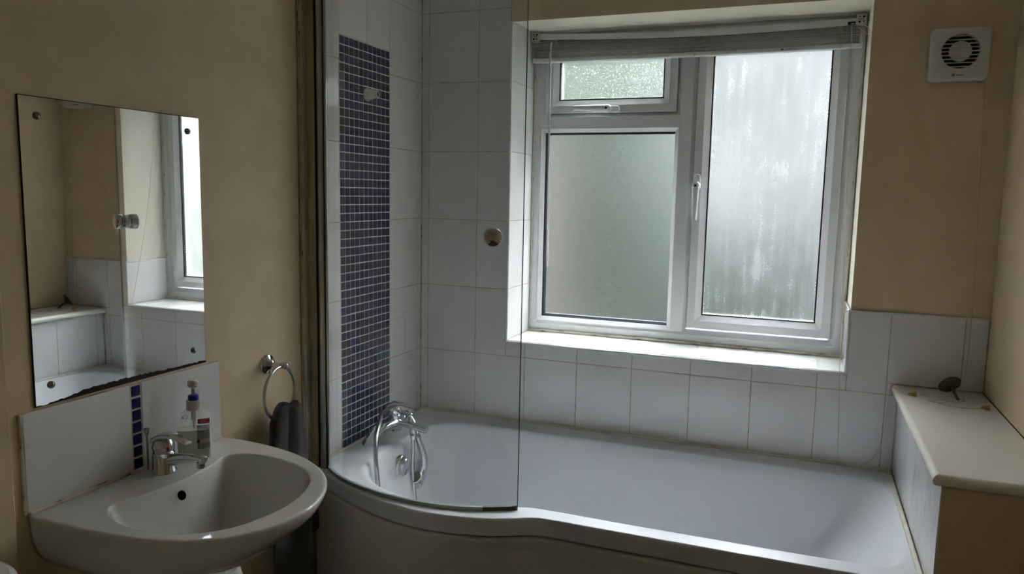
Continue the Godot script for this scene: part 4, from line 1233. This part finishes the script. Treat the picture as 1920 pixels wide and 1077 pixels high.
# ---------------------------------------------------------------- venetian blind
func build_blind() -> void:
	var zb := -0.200
	var t := thing("venetian_blind", "raised white venetian blind sagging across the top of the window", "blind", Vector3(0.94, 1.18, zb))
	var b := t.position
	var sag := func(x: float, l: float, m: float, r: float) -> float:
		var u := (x - 0.37) / 1.125 * 2.0 - 1.0
		return m + (r - l) / 2.0 * u + ((l + r) / 2.0 - m) * u * u
	var bar := func(x0: float, x1: float, sec: Array, l: float, m: float, r: float, s: int) -> MB:
		var rs := []
		for i in 21:
			var x: float = lerpf(x0, x1, i / 20.0)
			var ring := PackedVector3Array()
			for q in sec: ring.append(Vector3(x, sag.call(x, l, m, r) + q[1], zb + q[0]) - b)
			rs.append(ring)
		return MB.new().loft(rs, true, true, true, s)
	var head := [[-0.0125, -0.0105], [0.0125, -0.0105], [0.0130, -0.0095], [0.0130, 0.0105], [0.0118, 0.0105], [0.0118, 0.0], [-0.0125, 0.0]]
	part("headrail", bar.call(0.376, 1.500, head, 1.1865, 1.1655, 1.1745, -1), M.blind_rail, t)
	for q in [[0.3635, 0.3955, 1.1665, 1.2015], [1.4775, 1.5085, 1.1615, 1.1965]]:
		var br := part("bracket", shifted(MB.new().box(Vector3(q[0], q[2], zb - 0.015), Vector3(q[1], q[3], zb + 0.018), 0.0012), b), M.bracket, t)
		for h in [[0.3, 0.75, 0.0022], [0.7, 0.72, 0.0036], [0.3, 0.28, 0.0036], [0.68, 0.3, 0.0022]]:
			part("hole", shifted(MB.new().lathe([[h[2], 0.0], [h[2], 0.0008]], at_dir(Vector3(lerpf(q[0], q[1], h[0]), lerpf(q[2], q[3], h[1]), zb + 0.0178), Vector3(0, 0, 1)), 12), b), M.bronze, br)
		part("slot", shifted(MB.new().box(Vector3(lerpf(q[0], q[1], 0.28), lerpf(q[2], q[3], 0.49), zb + 0.0178), Vector3(lerpf(q[0], q[1], 0.72), lerpf(q[2], q[3], 0.54), zb + 0.0186)), b), M.bronze, br)
	# slats in their raised stack
	var ns := 15
	for k in ns:
		var f := float(k) / (ns - 1)
		var dz := rng.randf_range(-0.0030, 0.0018)
		var tw := rng.randf_range(-0.0012, 0.0012)
		var sec := [[-0.0125 + dz, -0.0009], [-0.006 + dz, 0.0006], [0.0 + dz, 0.0011], [0.006 + dz, 0.0006 + tw * 0.5], [0.0125 + dz, -0.0004 + tw], [0.0125 + dz, -0.0020 + tw], [0.006 + dz, 0.0001 + tw * 0.5], [0.0 + dz, 0.0006], [-0.006 + dz, 0.0001], [-0.0125 + dz, -0.0013]]
		var l := lerpf(1.1065, 1.1700, f) + rng.randf_range(-0.0006, 0.0006)
		var mm := lerpf(1.1045, 1.1490, f) + rng.randf_range(-0.0006, 0.0006)
		var r := lerpf(1.1075, 1.1590, f) + rng.randf_range(-0.0006, 0.0006)
		part("slat", bar.call(0.371 + rng.randf_range(-0.001, 0.001), 1.492 + rng.randf_range(-0.003, 0.003), sec, l, mm, r, 1), M.blind_slat, t)
	var bot := [[-0.0125, 0.0050], [-0.010, 0.0070], [0.010, 0.0070], [0.0125, 0.0050], [0.0135, -0.0030], [0.0115, -0.0070], [-0.0115, -0.0070], [-0.0135, -0.0030]]
	part("bottom_rail", bar.call(0.370, 1.4985, bot, 1.0985, 1.0955, 1.0995, -1), M.blind_rail, t)
	for x in [0.461, 0.966, 1.433]:
		var lc := MB.new()
		var r3 := RandomNumberGenerator.new(); r3.seed = int(x * 1000)
		var y0: float = sag.call(x, 1.105, 1.102, 1.106)
		var y1: float = sag.call(x, 1.176, 1.154, 1.164)
		for strand in 2:
			var pts := []
			for i in 15:
				pts.append(Vector3(x + r3.randf_range(-0.011, 0.011), lerpf(y0, y1, i / 14.0) + r3.randf_range(-0.003, 0.003), zb + 0.0158 + r3.randf_range(0.0, 0.004)) - b)
			lc.tube(spline(pts, 3), 0.0010, 5)
		part("ladder_cord", lc, M.cord, t)
		part("cord_button", shifted(MB.new().lathe([[0.0048, 0.0], [0.0045, 0.0018], [0.0, 0.0026]], at_dir(Vector3(x + 0.002, y0 - 0.0085, zb + 0.0128), Vector3(0, -0.2, 1)), 12), b), M.bracket, t)
	# tilt wand
	var wd := MB.new()
	wd.tube([Vector3(0.4455, 1.1600, zb + 0.019) - b, Vector3(0.4430, 1.138, zb + 0.021) - b], 0.0042, 6)
	wd.tube([Vector3(0.4430, 1.140, zb + 0.021) - b, Vector3(0.4425, 1.118, zb + 0.0215) - b], 0.0014, 6)
	wd.tube([Vector3(0.4423, 1.1215, zb + 0.022) - b, Vector3(0.4428, 1.085, zb + 0.022) - b], 0.0050, 6)
	wd.tube([Vector3(0.4428, 1.086, zb + 0.022) - b, Vector3(0.4505, 0.325, zb + 0.024) - b], 0.0036, 6)
	part("tilt_wand", wd, M.blind_rail, t)
	# cord lock and the lifting cords: one drawn across to the fan, one falling over the sill to the ledge
	part("cord_lock", shifted(MB.new().box(Vector3(1.4525, 1.1630, zb + 0.0128), Vector3(1.4760, 1.1735, zb + 0.0142)), b), M.fan_dark, t)
	var across := spline([Vector3(1.462, 1.168, zb + 0.016), Vector3(1.482, 1.150, zb + 0.045), Vector3(1.500, 1.118, -0.09), Vector3(1.513, 1.092, 0.003), Vector3(1.56, 1.087, 0.001), Vector3(1.6685, 1.092, -0.003)], 6)
	var lc2 := MB.new()
	var pp := []
	for q in across: pp.append(q - b)
	lc2.tube(pp, 0.0009, 6)
	pp = []
	for q in spline([Vector3(1.466, 1.168, zb + 0.016), Vector3(1.489, 1.158, zb + 0.05), Vector3(1.506, 1.130, -0.07), Vector3(1.5145, 1.0945, 0.002)], 6): pp.append(q - b)
	lc2.tube(pp, 0.0009, 6)
	part("lift_cord", lc2, M.cord, t)
	pp = []
	var fallp := [Vector3(1.464, 1.166, zb + 0.017), Vector3(1.468, 1.08, zb + 0.024), Vector3(1.486, 0.55, -0.12), Vector3(1.495, 0.10, -0.02), Vector3(1.4955, 0.066, 0.002), Vector3(1.496, 0.052, 0.0055), Vector3(1.504, -0.12, 0.004), Vector3(1.511, -0.220, 0.004), Vector3(1.541, -0.2365, 0.018), Vector3(1.571, -0.236, 0.018), Vector3(1.612, -0.200, 0.012), Vector3(1.634, -0.116, 0.008), Vector3(1.640, -0.012, 0.010), Vector3(1.641, 0.025, 0.02), Vector3(1.650, 0.0362, 0.05), Vector3(1.662, 0.0362, 0.105), Vector3(1.676, 0.0362, 0.128)]
	for q in spline(fallp, 6): pp.append(q - b)
	part("lift_cord", MB.new().tube(pp, 0.0009, 6), M.cord, t)
	part("cord_acorn", shifted(MB.new().lathe([[0.0018, 0.0], [0.0035, 0.004], [0.0070, 0.021], [0.0066, 0.0225], [0.0, 0.0225]], at_dir(Vector3(1.6755, 0.0402, 0.1290), Vector3(1, 0.06, -0.02)), 16), b), M.acorn, t)
	# warning print on the bottom rail
	var wp := MB.new()
	var zt := zb + 0.0137
	wp.tri(Vector3(1.2500, 1.0945, zt) - b, Vector3(1.2620, 1.0945, zt) - b, Vector3(1.2560, 1.1005, zt) - b)
	for k in 6: wp.box(Vector3(1.266 + 0.0055 * k, 1.0952, zt - 0.0006) - b, Vector3(1.2698 + 0.0055 * k, 1.0962, zt) - b)
	for k in 5: wp.box(Vector3(1.266 + 0.0055 * k, 1.0975, zt - 0.0006) - b, Vector3(1.2698 + 0.0055 * k, 1.0985, zt) - b)
	part("warning_print", wp, M.ink, t, false)

# ---------------------------------------------------------------- toilet, mostly out of the frame
func build_toilet() -> void:
	var zc := 1.905
	var t := thing("toilet", "white toilet cistern left of the washbasin at the edge of the picture", "toilet", Vector3(0.041, FLOOR, zc))
	var b := t.position
	var outline := func(w: float, d: float, y: float) -> PackedVector3Array:
		var o := PackedVector3Array()
		var pts := [Vector2(0.0415, -w), Vector2(0.10 * d / 0.2, -w * 0.995), Vector2(0.150 * d / 0.2, -w * 0.93), Vector2(0.185 * d / 0.2, -w * 0.74), Vector2(0.205 * d / 0.2, -w * 0.35), Vector2(0.21 * d / 0.2, 0), Vector2(0.205 * d / 0.2, w * 0.35), Vector2(0.185 * d / 0.2, w * 0.74), Vector2(0.150 * d / 0.2, w * 0.93), Vector2(0.10 * d / 0.2, w * 0.995), Vector2(0.0415, w)]
		for p in spline(pts, 4): o.append(Vector3(p.x, y, zc + p.y) - b)
		return o
	part("cistern", MB.new().loft([outline.call(0.165, 0.175, -0.42), outline.call(0.175, 0.19, -0.36), outline.call(0.180, 0.195, -0.085)], true, true, true, 1), M.ceramic, t)
	part("cistern_lid", MB.new().loft([outline.call(0.185, 0.200, -0.0845), outline.call(0.190, 0.205, -0.080), outline.call(0.190, 0.205, -0.058), outline.call(0.187, 0.202, -0.0525), outline.call(0.180, 0.195, -0.050)], true, true, true, 1), M.ceramic, t)
	var pan := []
	for q in [[FLOOR, 0.30, 0.20, 0.10], [-0.68, 0.30, 0.20, 0.10], [-0.52, 0.36, 0.22, 0.13], [-0.43, 0.42, 0.23, 0.175], [-0.405, 0.43, 0.235, 0.18]]:
		var ring := PackedVector3Array()
		for i in 32:
			var a := TAU * i / 32
			ring.append(Vector3(q[1] + q[2] * cos(a), q[0], zc + q[3] * sin(a)) - b)
		pan.append(ring)
	part("pan", MB.new().loft(pan, true, true, true, 1), M.ceramic, t)
	var st := []
	for q in [[-0.404, 0.43, 0.235, 0.18], [-0.400, 0.43, 0.240, 0.185], [-0.385, 0.43, 0.240, 0.185], [-0.380, 0.43, 0.232, 0.178]]:
		var ring := PackedVector3Array()
		for i in 32:
			var a := TAU * i / 32
			ring.append(Vector3(q[1] + q[2] * cos(a), q[0], zc + q[3] * sin(a)) - b)
		st.append(ring)
	part("seat_lid", MB.new().loft(st, true, true, true, 1), M.ceramic, t)

# ---------------------------------------------------------------- small loose things on the ledge
func build_small() -> void:
	var yl := 0.0342
	var p := thing("drain_plug", "round dark tarnished metal disc leaning on its short stem on the ledge", "plug", Vector3(1.806, yl, 0.120))
	var foot := Vector3(1.8065, yl, 0.121)
	var c := Vector3(1.7895, 0.0675, 0.086)
	var ax := Vector3(-0.32, 0.55, -0.78).normalized()
	var b := p.position
	part("stem", MB.new().tube([foot + Vector3(0, 0.001, 0) - b, c - b], 0.0038, 10), M.dark_metal, p)
	part("disc", MB.new().lathe([[0.010, -0.008], [0.013, -0.005], [0.0145, -0.0015], [0.022, -0.001], [0.0235, 0.0015], [0.0305, 0.0025], [0.0318, 0.0048], [0.030, 0.0068], [0.0, 0.009]], at_dir(c - b, ax), 36), M.dark_metal, p)
	var k := thing("pull_cord", "thin tangled pull cord with a wooden acorn lying across the ledge", "cord", Vector3(1.78, yl, 0.16))
	b = k.position
	var pts := []
	for q in spline([Vector3(1.706, yl + 0.001, 0.125), Vector3(1.709, yl + 0.001, 0.105), Vector3(1.722, yl + 0.001, 0.088), Vector3(1.731, yl + 0.001, 0.110), Vector3(1.724, yl + 0.001, 0.150), Vector3(1.735, yl + 0.001, 0.175), Vector3(1.757, yl + 0.001, 0.175), Vector3(1.781, yl + 0.003, 0.148), Vector3(1.776, yl + 0.001, 0.128), Vector3(1.757, yl + 0.001, 0.140), Vector3(1.742, yl + 0.001, 0.166), Vector3(1.755, yl + 0.001, 0.192), Vector3(1.785, yl + 0.001, 0.205), Vector3(1.815, yl + 0.001, 0.210), Vector3(1.848, yl + 0.004, 0.206)], 6): pts.append(q - b)
	part("cord", MB.new().tube(pts, 0.0009, 6), M.cord, k)
	pts = []
	for q in spline([Vector3(1.757, yl + 0.001, 0.140), Vector3(1.785, yl + 0.001, 0.150), Vector3(1.812, yl + 0.001, 0.138), Vector3(1.824, yl + 0.001, 0.118), Vector3(1.815, yl + 0.001, 0.102)], 6): pts.append(q - b)
	part("cord", MB.new().tube(pts, 0.0009, 6), M.cord, k)
	part("acorn", MB.new().lathe([[0.0018, 0.0], [0.0035, 0.004], [0.0072, 0.020], [0.0068, 0.0215], [0.0, 0.0215]], at_dir(Vector3(1.846, yl + 0.0068, 0.206) - b, Vector3(1, 0.05, 0.0)), 16), M.acorn, k)
